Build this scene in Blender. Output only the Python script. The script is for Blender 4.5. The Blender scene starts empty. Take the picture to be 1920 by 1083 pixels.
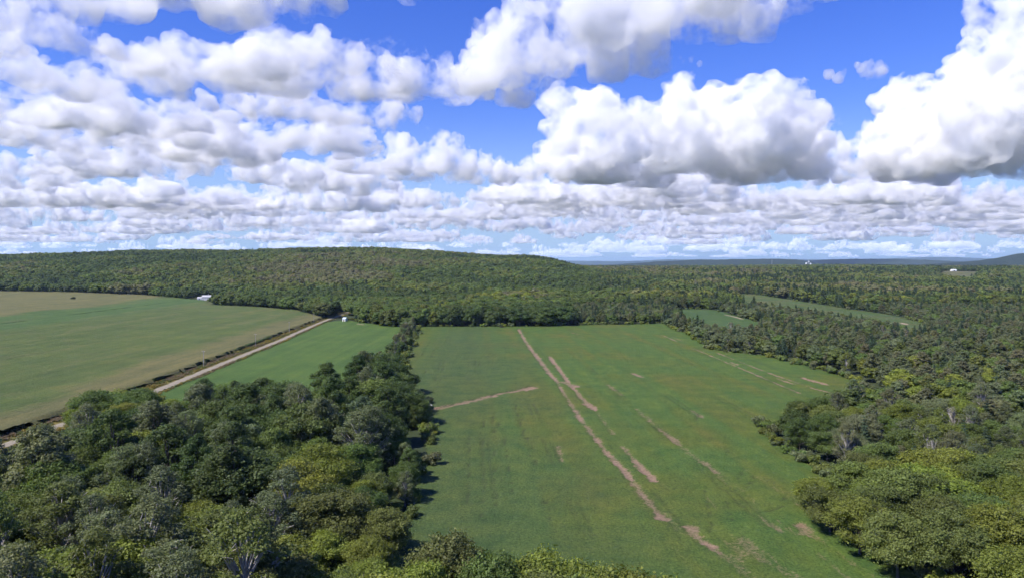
import bpy, bmesh, math, time
import numpy as np
from mathutils import Vector
T0 = time.time()
sc = bpy.context.scene
col = sc.collection

# ------------------------------------------------------------------ camera, sky, sun, exposure
F = 1321.0          # focal length in pixels of a 1920 wide picture
HC = 60.0           # height of the drone above the fields
YH = 492.0          # picture row of the level horizon
TH = math.atan((541.5 - YH) / F)
cam = bpy.data.cameras.new('camera')
cam_obj = bpy.data.objects.new('camera', cam)
col.objects.link(cam_obj)
sc.camera = cam_obj
cam.sensor_width = 36
cam.lens = 36 * F / 1920
cam.clip_start = 1
cam.clip_end = 400000
cam_obj.location = (0, 0, HC)
cam_obj.rotation_euler = (math.pi / 2 - TH, 0, 0)

SUN_EL = math.radians(50)
_az = Vector((-0.86, -0.50)).normalized()
SUN = Vector((_az.x * math.cos(SUN_EL), _az.y * math.cos(SUN_EL), math.sin(SUN_EL)))
world = bpy.data.worlds.new('World')
sc.world = world
world.use_nodes = True
wt = world.node_tree
wbg = wt.nodes['Background']
sky = wt.nodes.new('ShaderNodeTexSky')
sky.sky_type = 'NISHITA'
sky.sun_disc = False
sky.sun_elevation = SUN_EL
sky.sun_rotation = math.atan2(SUN.x, SUN.y)
sky.altitude = 300
sky.air_density = 1.3
sky.dust_density = 0.0
sky.ozone_density = 2.0
def wnode(kind, **kw):
    n = wt.nodes.new(kind)
    for k, v in kw.items():
        setattr(n, k, v)
    return n
hsv = wnode('ShaderNodeHueSaturation')
hsv.inputs['Hue'].default_value = 0.515
hsv.inputs['Saturation'].default_value = 1.35
wt.links.new(sky.outputs[0], hsv.inputs['Color'])
grade = wnode('ShaderNodeMix', data_type='RGBA', blend_type='MULTIPLY')
grade.inputs[0].default_value = 1.0
grade.inputs[7].default_value = (0.70, 0.80, 1.45, 1)
wt.links.new(hsv.outputs[0], grade.inputs[6])
# the moist pale blue air low over the horizon
wtc = wnode('ShaderNodeTexCoord')
wsep = wnode('ShaderNodeSeparateXYZ')
wt.links.new(wtc.outputs['Generated'], wsep.inputs[0])
wmr = wnode('ShaderNodeMapRange', interpolation_type='SMOOTHSTEP')
wmr.inputs[1].default_value = -0.02
wmr.inputs[2].default_value = 0.22
wmr.inputs[3].default_value = 1.0
wmr.inputs[4].default_value = 0.0
wt.links.new(wsep.outputs[2], wmr.inputs[0])
low = wnode('ShaderNodeMix', data_type='RGBA')
wt.links.new(wmr.outputs[0], low.inputs[0])
wt.links.new(grade.outputs[2], low.inputs[6])
low.inputs[7].default_value = (3.4, 5.0, 7.6, 1)
wt.links.new(low.outputs[2], wbg.inputs[0])
wbg.inputs[1].default_value = 0.085

sun = bpy.data.lights.new('sun', 'SUN')
sun.energy = 4.8
sun.angle = math.radians(0.5)
sun.color = (1.0, 0.94, 0.86)
sun_obj = bpy.data.objects.new('sun', sun)
col.objects.link(sun_obj)
sun_obj.rotation_euler = SUN.to_track_quat('Z', 'Y').to_euler()

sc.view_settings.view_transform = 'Standard'
sc.view_settings.look = 'None'
sc.view_settings.gamma = 1.0
sc.view_settings.exposure = 0.50
cy = sc.cycles
cy.use_denoising = True
cy.max_bounces = 14
cy.diffuse_bounces = 3
cy.glossy_bounces = 1
cy.transmission_bounces = 2
cy.volume_bounces = 14
cy.transparent_max_bounces = 8
cy.use_adaptive_sampling = True
cy.adaptive_threshold = 0.04
cy.sample_clamp_indirect = 6.0
CLOUD_DENSITY = 0.0135
HAZE_DENSITY = 2.9e-5

# ------------------------------------------------------------------ helpers
def ray(x, y):
    u = (x - 960) / F
    v = (541.5 - y) / F
    return u, math.cos(TH) + v * math.sin(TH), -math.sin(TH) + v * math.cos(TH)

def pix(x, y, z=0.0):
    """the point of the level z that the photograph shows at pixel x, y"""
    d = ray(x, y)
    t = (z - HC) / d[2]
    return d[0] * t, d[1] * t

def proj(X, Y, Z):
    Z = Z - HC
    f = Y * math.cos(TH) - Z * math.sin(TH)
    v = Y * math.sin(TH) + Z * math.cos(TH)
    return 960 + F * X / f, 541.5 - F * v / f

def poly(pts):
    return np.array([pix(*p) for p in pts])

def inside(P, X, Y):
    r = np.zeros(X.shape, bool)
    n = len(P)
    for i in range(n):
        x1, y1 = P[i]
        x2, y2 = P[(i + 1) % n]
        if y1 == y2:
            continue
        c = ((Y >= min(y1, y2)) & (Y < max(y1, y2)))
        r ^= c & (X < (x2 - x1) * (Y - y1) / (y2 - y1) + x1)
    return r

def dist_line(P, X, Y):
    best = np.full(X.shape, 1e9)
    for (x1, y1), (x2, y2) in zip(P[:-1], P[1:]):
        dx, dy = x2 - x1, y2 - y1
        t = np.clip(((X - x1) * dx + (Y - y1) * dy) / (dx * dx + dy * dy + 1e-9), 0, 1)
        best = np.minimum(best, np.hypot(X - x1 - t * dx, Y - y1 - t * dy))
    return best

def sm(a, b, x):
    t = np.clip((x - a) / (b - a), 0, 1)
    return t * t * (3 - 2 * t)

def _h(ix, iy, iz, s):
    n = (ix * 374761393 + iy * 668265263 + iz * 2147483647 + s * 1274126177) & 0xffffffff
    n = ((n ^ (n >> 13)) * 1274126177) & 0xffffffff
    n = (n ^ (n >> 16)) & 0xffffff
    return n / float(0xffffff)

def vnoise(p, seed=0):
    """smooth value noise, -1..1, p is (n,2) or (n,3)"""
    p = np.asarray(p, float)
    if p.shape[1] == 2:
        p = np.c_[p, np.zeros(len(p))]
    b = np.floor(p).astype(np.int64)
    f = p - b
    f = f * f * f * (f * (f * 6 - 15) + 10)
    out = 0
    for dx in (0, 1):
        for dy in (0, 1):
            for dz in (0, 1):
                w = (f[:, 0] if dx else 1 - f[:, 0]) * (f[:, 1] if dy else 1 - f[:, 1]) * (f[:, 2] if dz else 1 - f[:, 2])
                out = out + w * _h(b[:, 0] + dx, b[:, 1] + dy, b[:, 2] + dz, seed)
    return out * 2 - 1

def fbm(p, octs=4, seed=0, rough=.5):
    a, s, out = 1.0, 1.0, 0
    for i in range(octs):
        out = out + a * vnoise(np.asarray(p) * s + 17.3 * i, seed + i)
        a *= rough
        s *= 2.03
    return out

def mesh_obj(name, V, Fc, mat, parent=None, smooth=False, link=True):
    m = bpy.data.meshes.new(name)
    if isinstance(V, np.ndarray):
        V = V.tolist()
    if isinstance(Fc, np.ndarray):
        Fc = Fc.tolist()
    m.from_pydata(V, [], Fc)
    if smooth:
        m.polygons.foreach_set('use_smooth', np.ones(len(m.polygons), bool))
    if mat:
        m.materials.append(mat)
    o = bpy.data.objects.new(name, m)
    if link:
        col.objects.link(o)
    o.parent = parent
    return o

def fast_mesh(name, V, Q):
    """mesh from float array V (n,3) and int array Q (m,k), quickly"""
    m = bpy.data.meshes.new(name)
    n, k = Q.shape
    m.vertices.add(len(V))
    m.vertices.foreach_set('co', np.asarray(V, np.float32).ravel())
    m.loops.add(n * k)
    m.loops.foreach_set('vertex_index', Q.astype(np.int32).ravel())
    m.polygons.add(n)
    m.polygons.foreach_set('loop_start', np.arange(0, n * k, k, dtype=np.int32))
    m.update(calc_edges=True)
    return m

def empty(name, loc=(0, 0, 0), rz=0.0):
    o = bpy.data.objects.new(name, None)
    o.location = loc
    o.rotation_euler = (0, 0, rz)
    o.empty_display_size = 1
    col.objects.link(o)
    return o

def tag(o, label=None, cat=None, group=None, kind=None):
    for k, v in (('label', label), ('category', cat), ('group', group), ('kind', kind)):
        if v:
            o[k] = v
    return o

def boxes(name, bl, mat, parent=None):
    V, Q = [], []
    for (x0, x1, y0, y1, z0, z1) in bl:
        b = len(V)
        V += [(x0, y0, z0), (x1, y0, z0), (x1, y1, z0), (x0, y1, z0), (x0, y0, z1), (x1, y0, z1), (x1, y1, z1), (x0, y1, z1)]
        Q += [(b, b + 3, b + 2, b + 1), (b + 4, b + 5, b + 6, b + 7), (b, b + 1, b + 5, b + 4), (b + 1, b + 2, b + 6, b + 5), (b + 2, b + 3, b + 7, b + 6), (b + 3, b, b + 4, b + 7)]
    return mesh_obj(name, V, Q, mat, parent)

def tube(path, radii, n=6):
    """vertices and faces of a tapered tube along a path"""
    V, Q = [], []
    for i, (p, r) in enumerate(zip(path, radii)):
        p = Vector(p)
        a = Vector(path[max(i - 1, 0)])
        b = Vector(path[min(i + 1, len(path) - 1)])
        t = (b - a).normalized()
        u = t.orthogonal().normalized()
        w = t.cross(u)
        for k in range(n):
            an = 6.28318 * k / n
            V.append(tuple(p + (u * math.cos(an) + w * math.sin(an)) * r))
    for i in range(len(path) - 1):
        for k in range(n):
            Q.append((i * n + k, i * n + (k + 1) % n, (i + 1) * n + (k + 1) % n, (i + 1) * n + k))
    return V, Q

# ------------------------------------------------------------------ materials
def new_mat(name):
    m = bpy.data.materials.new(name)
    m.use_nodes = True
    t = m.node_tree
    b = t.nodes['Principled BSDF']
    b.inputs['Roughness'].default_value = 0.9
    b.inputs['Specular IOR Level'].default_value = 0.15
    return m, t, b

def nz(t, scale, detail=4, rough=.55, vec=None, dims='3D'):
    n = t.nodes.new('ShaderNodeTexNoise')
    n.noise_dimensions = dims
    n.inputs['Scale'].default_value = scale
    n.inputs['Detail'].default_value = detail
    n.inputs['Roughness'].default_value = rough
    if vec is not None:
        t.links.new(vec, n.inputs['Vector'])
    return n.outputs[0]

def ramp(t, fac, stops):
    r = t.nodes.new('ShaderNodeValToRGB')
    el = r.color_ramp.elements
    while len(el) < len(stops):
        el.new(0.5)
    for e, (p, c) in zip(el, stops):
        e.position = p
        e.color = (*c, 1)
    t.links.new(fac, r.inputs[0])
    return r.outputs[0]

def mixn(t, fac, a, b, mode='MIX'):
    n = t.nodes.new('ShaderNodeMix')
    n.data_type = 'RGBA'
    n.blend_type = mode
    for i, v in ((0, fac), (6, a), (7, b)):
        if isinstance(v, (int, float)):
            n.inputs[i].default_value = v
        elif isinstance(v, tuple):
            n.inputs[i].default_value = (*v, 1)
        else:
            t.links.new(v, n.inputs[i])
    return n.outputs[2]

def mth(t, op, a, b=0.0, clamp=False):
    n = t.nodes.new('ShaderNodeMath')
    n.operation = op
    n.use_clamp = clamp
    for i, v in ((0, a), (1, b)):
        if isinstance(v, (int, float)):
            n.inputs[i].default_value = v
        else:
            t.links.new(v, n.inputs[i])
    return n.outputs[0]

def attr(t, name, kind='GEOMETRY'):
    a = t.nodes.new('ShaderNodeAttribute')
    a.attribute_type = kind
    a.attribute_name = name
    return a

def objpos(t):
    g = t.nodes.new('ShaderNodeNewGeometry')
    return g.outputs['Position']

def bump(t, b, h, strength, dist):
    n = t.nodes.new('ShaderNodeBump')
    n.inputs['Strength'].default_value = strength
    n.inputs['Distance'].default_value = dist
    t.links.new(h, n.inputs['Height'])
    t.links.new(n.outputs[0], b.inputs['Normal'])

def plain(name, c, rough=.8, var=.12, scale=1.5, metal=0):
    m, t, b = new_mat(name)
    n = nz(t, scale, 4, .6, objpos(t))
    t.links.new(ramp(t, n, [(.3, tuple(x * (1 - var) for x in c)), (.7, tuple(min(1, x * (1 + var)) for x in c))]), b.inputs['Base Color'])
    b.inputs['Roughness'].default_value = rough
    b.inputs['Metallic'].default_value = metal
    return m

def drills(t):
    """long faint streaks of thicker and thinner growth that follow the drilling along the road"""
    mp = t.nodes.new('ShaderNodeMapping')
    mp.inputs['Rotation'].default_value = (0, 0, -.06)
    mp.inputs['Scale'].default_value = (.16, .004, .1)
    t.links.new(objpos(t), mp.inputs['Vector'])
    n = nz(t, 1.0, 5, .75, mp.outputs[0])
    m2 = nz(t, .03, 4, .65, objpos(t))
    f = mth(t, 'ADD', mth(t, 'MULTIPLY', n, .6), mth(t, 'MULTIPLY', m2, .4))
    return ramp(t, f, [(.36, (.70, .78, .80)), (.5, (1.0, 1.0, 1.0)), (.64, (1.32, 1.20, 1.10))])

def leaf_mat(name, source):
    """foliage: the tree's own tint (object colour, or the instance's tint), varied leaf by leaf"""
    m = bpy.data.materials.new(name)
    m.use_nodes = True
    t = m.node_tree
    t.nodes.clear()
    out = t.nodes.new('ShaderNodeOutputMaterial')
    if source == 'object':
        oi = t.nodes.new('ShaderNodeObjectInfo')
        c = oi.outputs['Color']
    else:
        c = attr(t, 'tint', 'INSTANCER').outputs['Color']
    g = t.nodes.new('ShaderNodeNewGeometry')
    r = g.outputs['Random Per Island']
    n = nz(t, .35, 2, .5, g.outputs['Position'])
    n2 = mth(t, 'MULTIPLY_ADD', r, .6)
    n2.node.inputs[2].default_value = .70
    n3 = mth(t, 'MULTIPLY_ADD', n, .9)
    n3.node.inputs[2].default_value = .55
    f = mth(t, 'MULTIPLY', n2, n3)
    cc = t.nodes.new('ShaderNodeVectorMath')
    cc.operation = 'SCALE'
    t.links.new(c, cc.inputs[0])
    t.links.new(f, cc.inputs['Scale'])
    d = t.nodes.new('ShaderNodeBsdfPrincipled')
    d.inputs['Roughness'].default_value = .55
    d.inputs['Specular IOR Level'].default_value = .25
    t.links.new(cc.outputs[0], d.inputs['Base Color'])
    tr = t.nodes.new('ShaderNodeBsdfTranslucent')
    t.links.new(mixn(t, 1.0, cc.outputs[0], (1.15, 1.2, .7), 'MULTIPLY'), tr.inputs['Color'])
    mx = t.nodes.new('ShaderNodeMixShader')
    mx.inputs[0].default_value = .40
    t.links.new(d.outputs[0], mx.inputs[1])
    t.links.new(tr.outputs[0], mx.inputs[2])
    t.links.new(mx.outputs[0], out.inputs['Surface'])
    return m

LEAF = leaf_mat('foliage', 'object')
LEAF_I = leaf_mat('foliage_forest', 'instance')
BARK = plain('bark', (.11, .095, .08), .95, .35, 2.0)
BARK_PALE = plain('pale_bark', (.34, .32, .29), .9, .3, 1.2)

# ------------------------------------------------------------------ the lie of the land
_cx = (np.array([-700, -200, 0, 120, 250, 400, 520, 700, 820, 900, 960, 1000, 1030, 1050, 1075, 1110]) - 960) / F * 2200
_cy = np.array([488, 484, 480.5, 476, 470.5, 468, 466, 469, 473, 475.5, 476, 477, 481, 486, 495, 503])
_ch = np.maximum(60 + (YH - _cy) * 2200 / F - 18, 0)
FARM = pix(1470, 519)          # grain silos far off
BARN = pix(1787, 529)

def hgt(X, Y):
    X = np.asarray(X, float)
    Y = np.asarray(Y, float)
    crest = np.interp(X, _cx, _ch)
    h = crest * sm(980, 2250, Y) * (1 - sm(3600, 5200, Y))
    p = np.stack([np.broadcast_to(X, h.shape).ravel(), np.broadcast_to(Y, h.shape).ravel()], 1)
    u = fbm(p / 420.0, 3, 5).reshape(h.shape) * 5.0 + fbm(p / 1600.0, 2, 9).reshape(h.shape) * 5.0
    h = h + (u + 2) * sm(1150, 1900, Y) * (1 - .55 * sm(2600, 4000, Y))
    h = h + 12 * np.exp(-((X - 1750) ** 2 + (Y - 4150) ** 2) / 700.0 ** 2)
    h = h + 10 * np.exp(-((X - BARN[0]) ** 2 + (Y - BARN[1]) ** 2) / 260.0 ** 2)
    return h

# ground sheet
def axis(stops):
    out = []
    for a, b, s in stops:
        out += list(np.arange(a, b, s))
    out.append(stops[-1][1])
    return np.array(out, float)
gx = axis([(-48000, -12000, 4000), (-12000, -3500, 700), (-3500, -700, 70), (-700, 700, 35), (700, 4500, 70), (4500, 12000, 700), (12000, 48000, 4000)])
gy = axis([(-3000, -400, 500), (-400, 800, 60), (800, 3200, 40), (3200, 8000, 90), (8000, 16000, 700), (16000, 48000, 4000)])
GX, GY = np.meshgrid(gx, gy)
GZ = hgt(GX, GY)
ny, nx = GX.shape
idx = np.arange(nx * ny).reshape(ny, nx)
Q = np.stack([idx[:-1, :-1], idx[:-1, 1:], idx[1:, 1:], idx[1:, :-1]], -1).reshape(-1, 4)
gm = fast_mesh('ground', np.stack([GX, GY, GZ - .12], -1).reshape(-1, 3), Q)
gm.polygons.foreach_set('use_smooth', np.ones(len(gm.polygons), bool))
M, t, b = new_mat('forest_floor')
n = nz(t, .02, 6, .65, objpos(t))
n2 = nz(t, .0016, 4, .6, objpos(t))
c = ramp(t, n, [(.3, (.028, .040, .016)), (.55, (.045, .058, .024)), (.75, (.065, .070, .032))])
c2 = ramp(t, n2, [(.4, (.032, .050, .020)), (.6, (.055, .065, .030))])
t.links.new(mixn(t, .5, c, c2), b.inputs['Base Color'])
bump(t, b, n, .6, 3.0)
gm.materials.append(M)
ground = bpy.data.objects.new('ground', gm)
col.objects.link(ground)
tag(ground, 'dark forest floor and low growth reaching to the horizon', kind='structure')

# ------------------------------------------------------------------ clearings (pixel outlines laid on the level ground)
MAIN = poly([(785, 612.5), (900, 612), (1000, 612), (1100, 609), (1180, 608), (1245, 606.5), (1300, 632), (1345, 657), (1440, 668), (1530, 690),
             (1590, 710), (1628, 733), (1640, 755), (1560, 772), (1480, 788), (1432, 800), (1448, 830), (1498, 862), (1565, 892), (1535, 915),
             (1530, 945), (1545, 985), (1590, 1012), (1655, 1043), (1750, 1090), (1870, 1190), (2050, 1400), (640, 1400), (700, 1180), (742, 1083),
             (748, 1000), (770, 935), (790, 880), (802, 800), (792, 765), (765, 730), (745, 700)])
CORN = poly([(600, 600), (606, 597.5), (560, 584), (480, 577.5), (400, 574), (384, 566), (270, 560), (140, 557.5), (0, 556.5), (-300, 556), (-700, 600),
             (-900, 760), (-600, 1010), (-200, 895), (0, 824), (75, 796), (180, 758), (270, 727), (390, 681), (500, 638)])
MID = poly([(635, 601), (655, 600), (725, 611), (770, 614), (752, 640), (722, 690), (690, 740), (560, 800), (300, 790), (215, 775), (300, 735), (400, 695), (520, 645), (610, 604)])
MEADOW = poly([(1262, 581), (1300, 579), (1345, 581.5), (1400, 597), (1432, 606), (1420, 628), (1340, 632), (1290, 612)])
LONG = poly([(1376, 553), (1430, 556), (1470, 561), (1530, 569), (1600, 580), (1660, 588), (1700, 596), (1738, 607), (1735, 632), (1685, 630), (1640, 614), (1580, 604), (1500, 592), (1440, 582), (1383, 577)])
FARFIELD = poly([(1850, 521), (1880, 519.5), (2100, 519.5), (2100, 529), (1880, 527)])
BARNYARD = poly([(1758, 533), (1770, 526.5), (1830, 526.5), (1845, 533), (1820, 540), (1775, 540)])
HOUSEYARD = poly([(350, 566), (372, 560), (400, 560), (402, 573), (360, 570)])
ROAD = [pix(*p) for p in [(-160, 896), (45, 821), (285, 735.5), (400, 688.5), (520, 640), (600, 604.5), (628, 594)]]
ROAD.append((ROAD[-1][0] - 4, ROAD[-1][1] + 90))
ROAD = np.array(ROAD)
rd = ROAD[-2] - ROAD[1]
rd = rd / np.hypot(*rd)
rnrm = np.array([-rd[1], rd[0]])      # points to the corn side
SCRUB = poly([(-150, 965), (-100, 880), (45, 826), (110, 803), (150, 800), (160, 840), (130, 900), (60, 945)])

def sgrid(P, sx, sy, xr=None):
    x0, y0 = P.min(0)
    x1, y1 = P.max(0)
    xs = np.arange(x0 - sx, x1 + sx, sx)
    if callable(sy):
        ys = [y0 - 1]
        while ys[-1] < y1 + 3:
            ys.append(ys[-1] + sy(ys[-1]))
        ys = np.array(ys)
    else:
        ys = np.arange(y0 - sy, y1 + sy, sy)
    return np.meshgrid(xs, ys)

def field_mesh(name, P, sx, sy, zf, attrs, mat):
    GX, GY = sgrid(P, sx, sy)
    sh = GX.shape
    p = np.stack([GX.ravel(), GY.ravel()], 1)
    wob = fbm(p / 6.0, 2, 3).reshape(sh) * .9
    ins = inside(P, GX + wob, GY + wob * 1.5)
    idx = np.arange(sh[0] * sh[1]).reshape(sh)
    keep = ins[:-1, :-1] & ins[1:, 1:]
    Q = np.stack([idx[:-1, :-1], idx[:-1, 1:], idx[1:, 1:], idx[1:, :-1]], -1)[keep]
    used = np.unique(Q)
    remap = np.zeros(idx.size, np.int64)
    remap[used] = np.arange(len(used))
    X, Y = GX.ravel()[used], GY.ravel()[used]
    A = attrs(X, Y)
    Z = zf(X, Y, A)
    m = fast_mesh(name, np.stack([X, Y, Z], 1), remap[Q])
    for k, v in A.items():
        m.attributes.new(k, 'FLOAT', 'POINT').data.foreach_set('value', np.asarray(v, np.float32))
    m.polygons.foreach_set('use_smooth', np.ones(len(m.polygons), bool))
    m.materials.append(mat)
    o = bpy.data.objects.new(name, m)
    col.objects.link(o)
    return o

rng = np.random.default_rng(11)

# --- the big field of beans with its washed-out tracks of bare soil
TRACKS = [  # points, half width in metres, strength
    ([(972, 617), (985, 640), (1003, 664), (1030, 700)], 1.5, .95),
    ([(1030, 700), (1044, 716), (1060, 742), (1090, 788), (1130, 840), (1170, 884), (1210, 934), (1242, 974)], 1.15, .85),
    ([(1030, 668), (1050, 695), (1068, 720), (1095, 752), (1117, 771)], 1.2, 1.0),
    ([(1058, 718), (1080, 726)], 2.6, 1.0),
    ([(1100, 757), (1115, 768)], 1.9, 1.0),
    ([(1117, 771), (1150, 815)], .9, .45),
    ([(1168, 840), (1190, 865), (1228, 903)], 1.2, .95),
    ([(1290, 990), (1310, 1012), (1335, 1026)], 1.5, .9),
    ([(1335, 1026), (1370, 1055), (1400, 1080), (1440, 1110)], 1.1, .6),
    ([(1140, 722), (1166, 741)], 1.4, .5),
    ([(1192, 767), (1230, 800), (1262, 826), (1300, 856), (1345, 888)], 1.3, .55),
    ([(1345, 888), (1390, 920), (1420, 950)], 1.0, .3),
    ([(1306, 656), (1365, 681), (1420, 704), (1500, 738)], .8, .75),
    ([(1340, 660), (1400, 684), (1450, 703), (1520, 727), (1562, 738)], .8, .7),
    ([(1368, 679), (1382, 684)], 1.2, .9),
    ([(1505, 709), (1550, 722)], 1.4, 1.0),
    ([(1456, 710), (1490, 721)], 1.0, .9),
    ([(1520, 728), (1563, 738)], 1.0, .95),
    ([(1240, 628), (1268, 640)], 1.0, .7),
    ([(1260, 632), (1280, 640)], .9, .6),
    ([(1187, 701), (1205, 708)], 1.5, .85),
    ([(1073, 624), (1082, 626)], 1.6, .9),
    ([(1172, 633), (1184, 634)], 1.2, .5),
    ([(1297, 770), (1316, 783)], 1.1, .7),
    ([(1046, 838), (1056, 868)], 1.0, .6),
    ([(797, 768), (850, 760), (900, 749), (935, 739), (970, 733)], 2.3, 1.0),
    ([(900, 749), (935, 739)], 1.5, 1.0),
    ([(970, 733), (995, 727)], 2.8, 1.0),
    ([(845, 760), (870, 757)], 1.6, 1.0),
    ([(798, 767), (822, 767)], 2.0, .8),
    ([(1500, 985), (1515, 1005), (1540, 1016)], 1.6, .8),
]
FURROWS = [
    ([(880, 806), (879, 870), (878, 950)], .30), ([(908, 778), (906, 830), (906, 900), (903, 980)], .26), ([(924, 770), (927, 850), (930, 950)], .22),
    ([(938, 790), (924, 830)], .2), ([(940, 790), (955, 880), (966, 960)], .22), ([(966, 760), (990, 840), (1015, 925), (1042, 1000)], .26),
    ([(973, 765), (1000, 850), (1026, 945)], .2), ([(806, 642), (791, 668)], .5), ([(818, 650), (808, 672)], .25), ([(800, 692), (795, 706)], .3),
    ([(1320, 920), (1335, 985), (1330, 1000)], .25), ([(1360, 930), (1375, 985), (1400, 1020)], .25), ([(1120, 902), (1160, 898)], .45),
    ([(800, 770), (850, 758), (900, 747), (935, 737), (970, 731), (998, 724)], .7),
    ([(1305, 790), (1310, 775), (1322, 770)], .35), ([(1400, 915), (1415, 900), (1412, 880)], .45), ([(1385, 900), (1395, 880)], .35),
    ([(1440, 950), (1475, 935)], .35), ([(1430, 965), (1470, 950)], .35),
]
def main_attrs(X, Y):
    p = np.stack([X, Y], 1)
    soil = np.zeros(len(X))
    rag = fbm(p / 1.7, 3, 21) * .55 + fbm(p / 6.0, 2, 22) * .4
    patch = fbm(p / 9.0, 3, 23)
    for pts, hw, st in TRACKS:
        d = dist_line(np.array([pix(*q) for q in pts]), X, Y)
        soil = np.maximum(soil, st * (1 - sm(.25, 1.35, d / (hw * 1.12) + rag * .75)) * (.72 + .5 * sm(-.5, .4, patch)))
    dark = np.zeros(len(X))
    for pts, hw in FURROWS:
        d = dist_line(np.array([pix(*q) for q in pts]), X, Y)
        dark = np.maximum(dark, (1 - sm(.3, 1.5, d / (hw * 1.3))) * sm(-.3, .3, fbm(p / 3.0, 2, 31)))
    # thin, patchy growth in the lower right of the field
    cxy = np.array(pix(1430, 985))
    thin = np.exp(-(((X - cxy[0]) / 26) ** 2 + ((Y - cxy[1]) / 45) ** 2))
    rows = fbm(np.stack([(X + .1 * Y) / 2.2, Y / 16.0], 1), 3, 41)
    soil = np.maximum(soil, thin * .55 * sm(.25, .9, rows))
    cxy = np.array(pix(1330, 1010))
    # growth: broad strips that follow the drills, and blotches
    s = X + .061 * Y
    strip = fbm(np.stack([s / 7.0, Y / 260.0], 1), 3, 51) * .7 + fbm(p / 30.0, 4, 52) * .75
    u = np.mod(s, 21.0)
    tram = np.maximum(1 - sm(.2, .9, np.abs(u - 4)), 1 - sm(.2, .9, np.abs(u - 6.2)))
    dark = np.maximum(dark, .55 * tram * sm(-.1, .6, fbm(p / 28.0, 3, 55)))
    return dict(soil=soil, dark=dark, vigour=strip, bluish=.8 * sm(40, -40, s - 20 + 16 * fbm(p / 50., 3, 53)) * sm(-80, -38, X))
def main_z(X, Y, A):
    p = np.stack([X, Y], 1)
    return .10 + (1 - A['soil']) * (.42 + .13 * fbm(p / 1.1, 2, 61)) - .3 * A['dark']
M, t, b = new_mat('bean_field')
pos = objpos(t)
n1 = nz(t, 1.6, 5, .7, pos)
n2 = nz(t, .12, 4, .6, pos)
vig = attr(t, 'vigour').outputs['Fac']
green = ramp(t, mth(t, 'MULTIPLY_ADD', vig, .35, False), [(.0, (.112, .122, .029)), (.35, (.090, .124, .025)), (.7, (.072, .126, .029)), (1, (.096, .143, .029))])
green.node.inputs[0].links[0].from_node.inputs[2].default_value = .5
green = mixn(t, attr(t, 'bluish').outputs['Fac'], green, (.064, .098, .034))
green = mixn(t, 1.0, green, ramp(t, n1, [(.28, (.45, .50, .45)), (.55, (1.0, 1.0, .95)), (.75, (1.55, 1.42, 1.2))]), 'MULTIPLY')
green = mixn(t, 1.0, green, ramp(t, n2, [(.3, (.72, .82, .85)), (.7, (1.25, 1.12, 1.0))]), 'MULTIPLY')
soilc = ramp(t, nz(t, .9, 4, .6, pos), [(.3, (.175, .118, .074)), (.7, (.290, .200, .132))])
sf = mth(t, 'ADD', attr(t, 'soil').outputs['Fac'], mth(t, 'MULTIPLY', mth(t, 'SUBTRACT', n1, .5), 1.9))
cc = mixn(t, ramp(t, sf, [(.28, (0, 0, 0)), (.85, (1, 1, 1))]), green, soilc)
cc = mixn(t, mth(t, 'MULTIPLY', attr(t, 'dark').outputs['Fac'], .5), cc, (.030, .032, .018))
t.links.new(cc, b.inputs['Base Color'])
bump(t, b, n1, .8, .5)
field = field_mesh('bean_field', MAIN, .8, lambda y: .7 + max(0, y - 150) * .0045, main_z, main_attrs, M)
tag(field, 'large green bean field with bare brown soil tracks', kind='structure')

# --- corn to the left of the road, a raised crop with strips of different ripeness
def road_s(X, Y):
    return (X - ROAD[1][0]) * rnrm[0] + (Y - ROAD[1][1]) * rnrm[1]
def corn_attrs(X, Y):
    p = np.stack([X, Y], 1)
    s = road_s(X, Y) + 12 * fbm(p / 70.0, 3, 71) + 5 * fbm(p / 14.0, 3, 76)
    tan = np.maximum(.8 * (1 - sm(26, 46, s)), sm(345, 368, s) * .75)
    tan = np.maximum(tan, .28 * sm(.1, .8, fbm(np.stack([s / 16.0, Y / 240.0], 1), 3, 72)))
    lush = sm(215, 250, s) * (1 - sm(340, 362, s)) + .6 * (1 - sm(6, 16, s)) * sm(.1, .5, fbm(p / 25, 2, 74))
    dl = np.abs(road_s(X, Y) - 292)
    return dict(tan=np.clip(tan, 0, 1), lush=np.clip(lush, 0, 1), dark=(1 - sm(.8, 2.2, dl)) * sm(-.6, 0, fbm(p / 40, 2, 75)))
def corn_z(X, Y, A):
    p = np.stack([X, Y], 1)
    n = len(CORN)
    d = dist_line(np.vstack([CORN, CORN[:1]]), X, Y)
    return hgt(X, Y) + .3 + sm(0, 1.6, d) * (2.0 + .22 * fbm(p / 1.6, 2, 81)) + .2 - A['dark'] * 1.2
M, t, b = new_mat('corn_field')
pos = objpos(t)
n1 = nz(t, 1.1, 5, .75, pos)
n2 = nz(t, .05, 4, .6, pos)
base = ramp(t, n2, [(.3, (.104, .124, .036)), (.5, (.086, .122, .034)), (.7, (.112, .128, .042))])
base = mixn(t, mth(t, 'MULTIPLY', attr(t, 'lush').outputs['Fac'], .75), base, (.070, .126, .036))
base = mixn(t, mth(t, 'MULTIPLY', attr(t, 'tan').outputs['Fac'], .8), base, (.175, .148, .066))
base = mixn(t, 1.0, base, drills(t), 'MULTIPLY')
base = mixn(t, 1.0, base, ramp(t, n1, [(.25, (.55, .6, .6)), (.6, (1.05, 1.05, 1.0)), (.8, (1.45, 1.35, 1.2))]), 'MULTIPLY')
base = mixn(t, mth(t, 'MULTIPLY', attr(t, 'dark').outputs['Fac'], .8), base, (.02, .03, .018))
t.links.new(base, b.inputs['Base Color'])
bump(t, b, n1, .9, .8)
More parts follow.
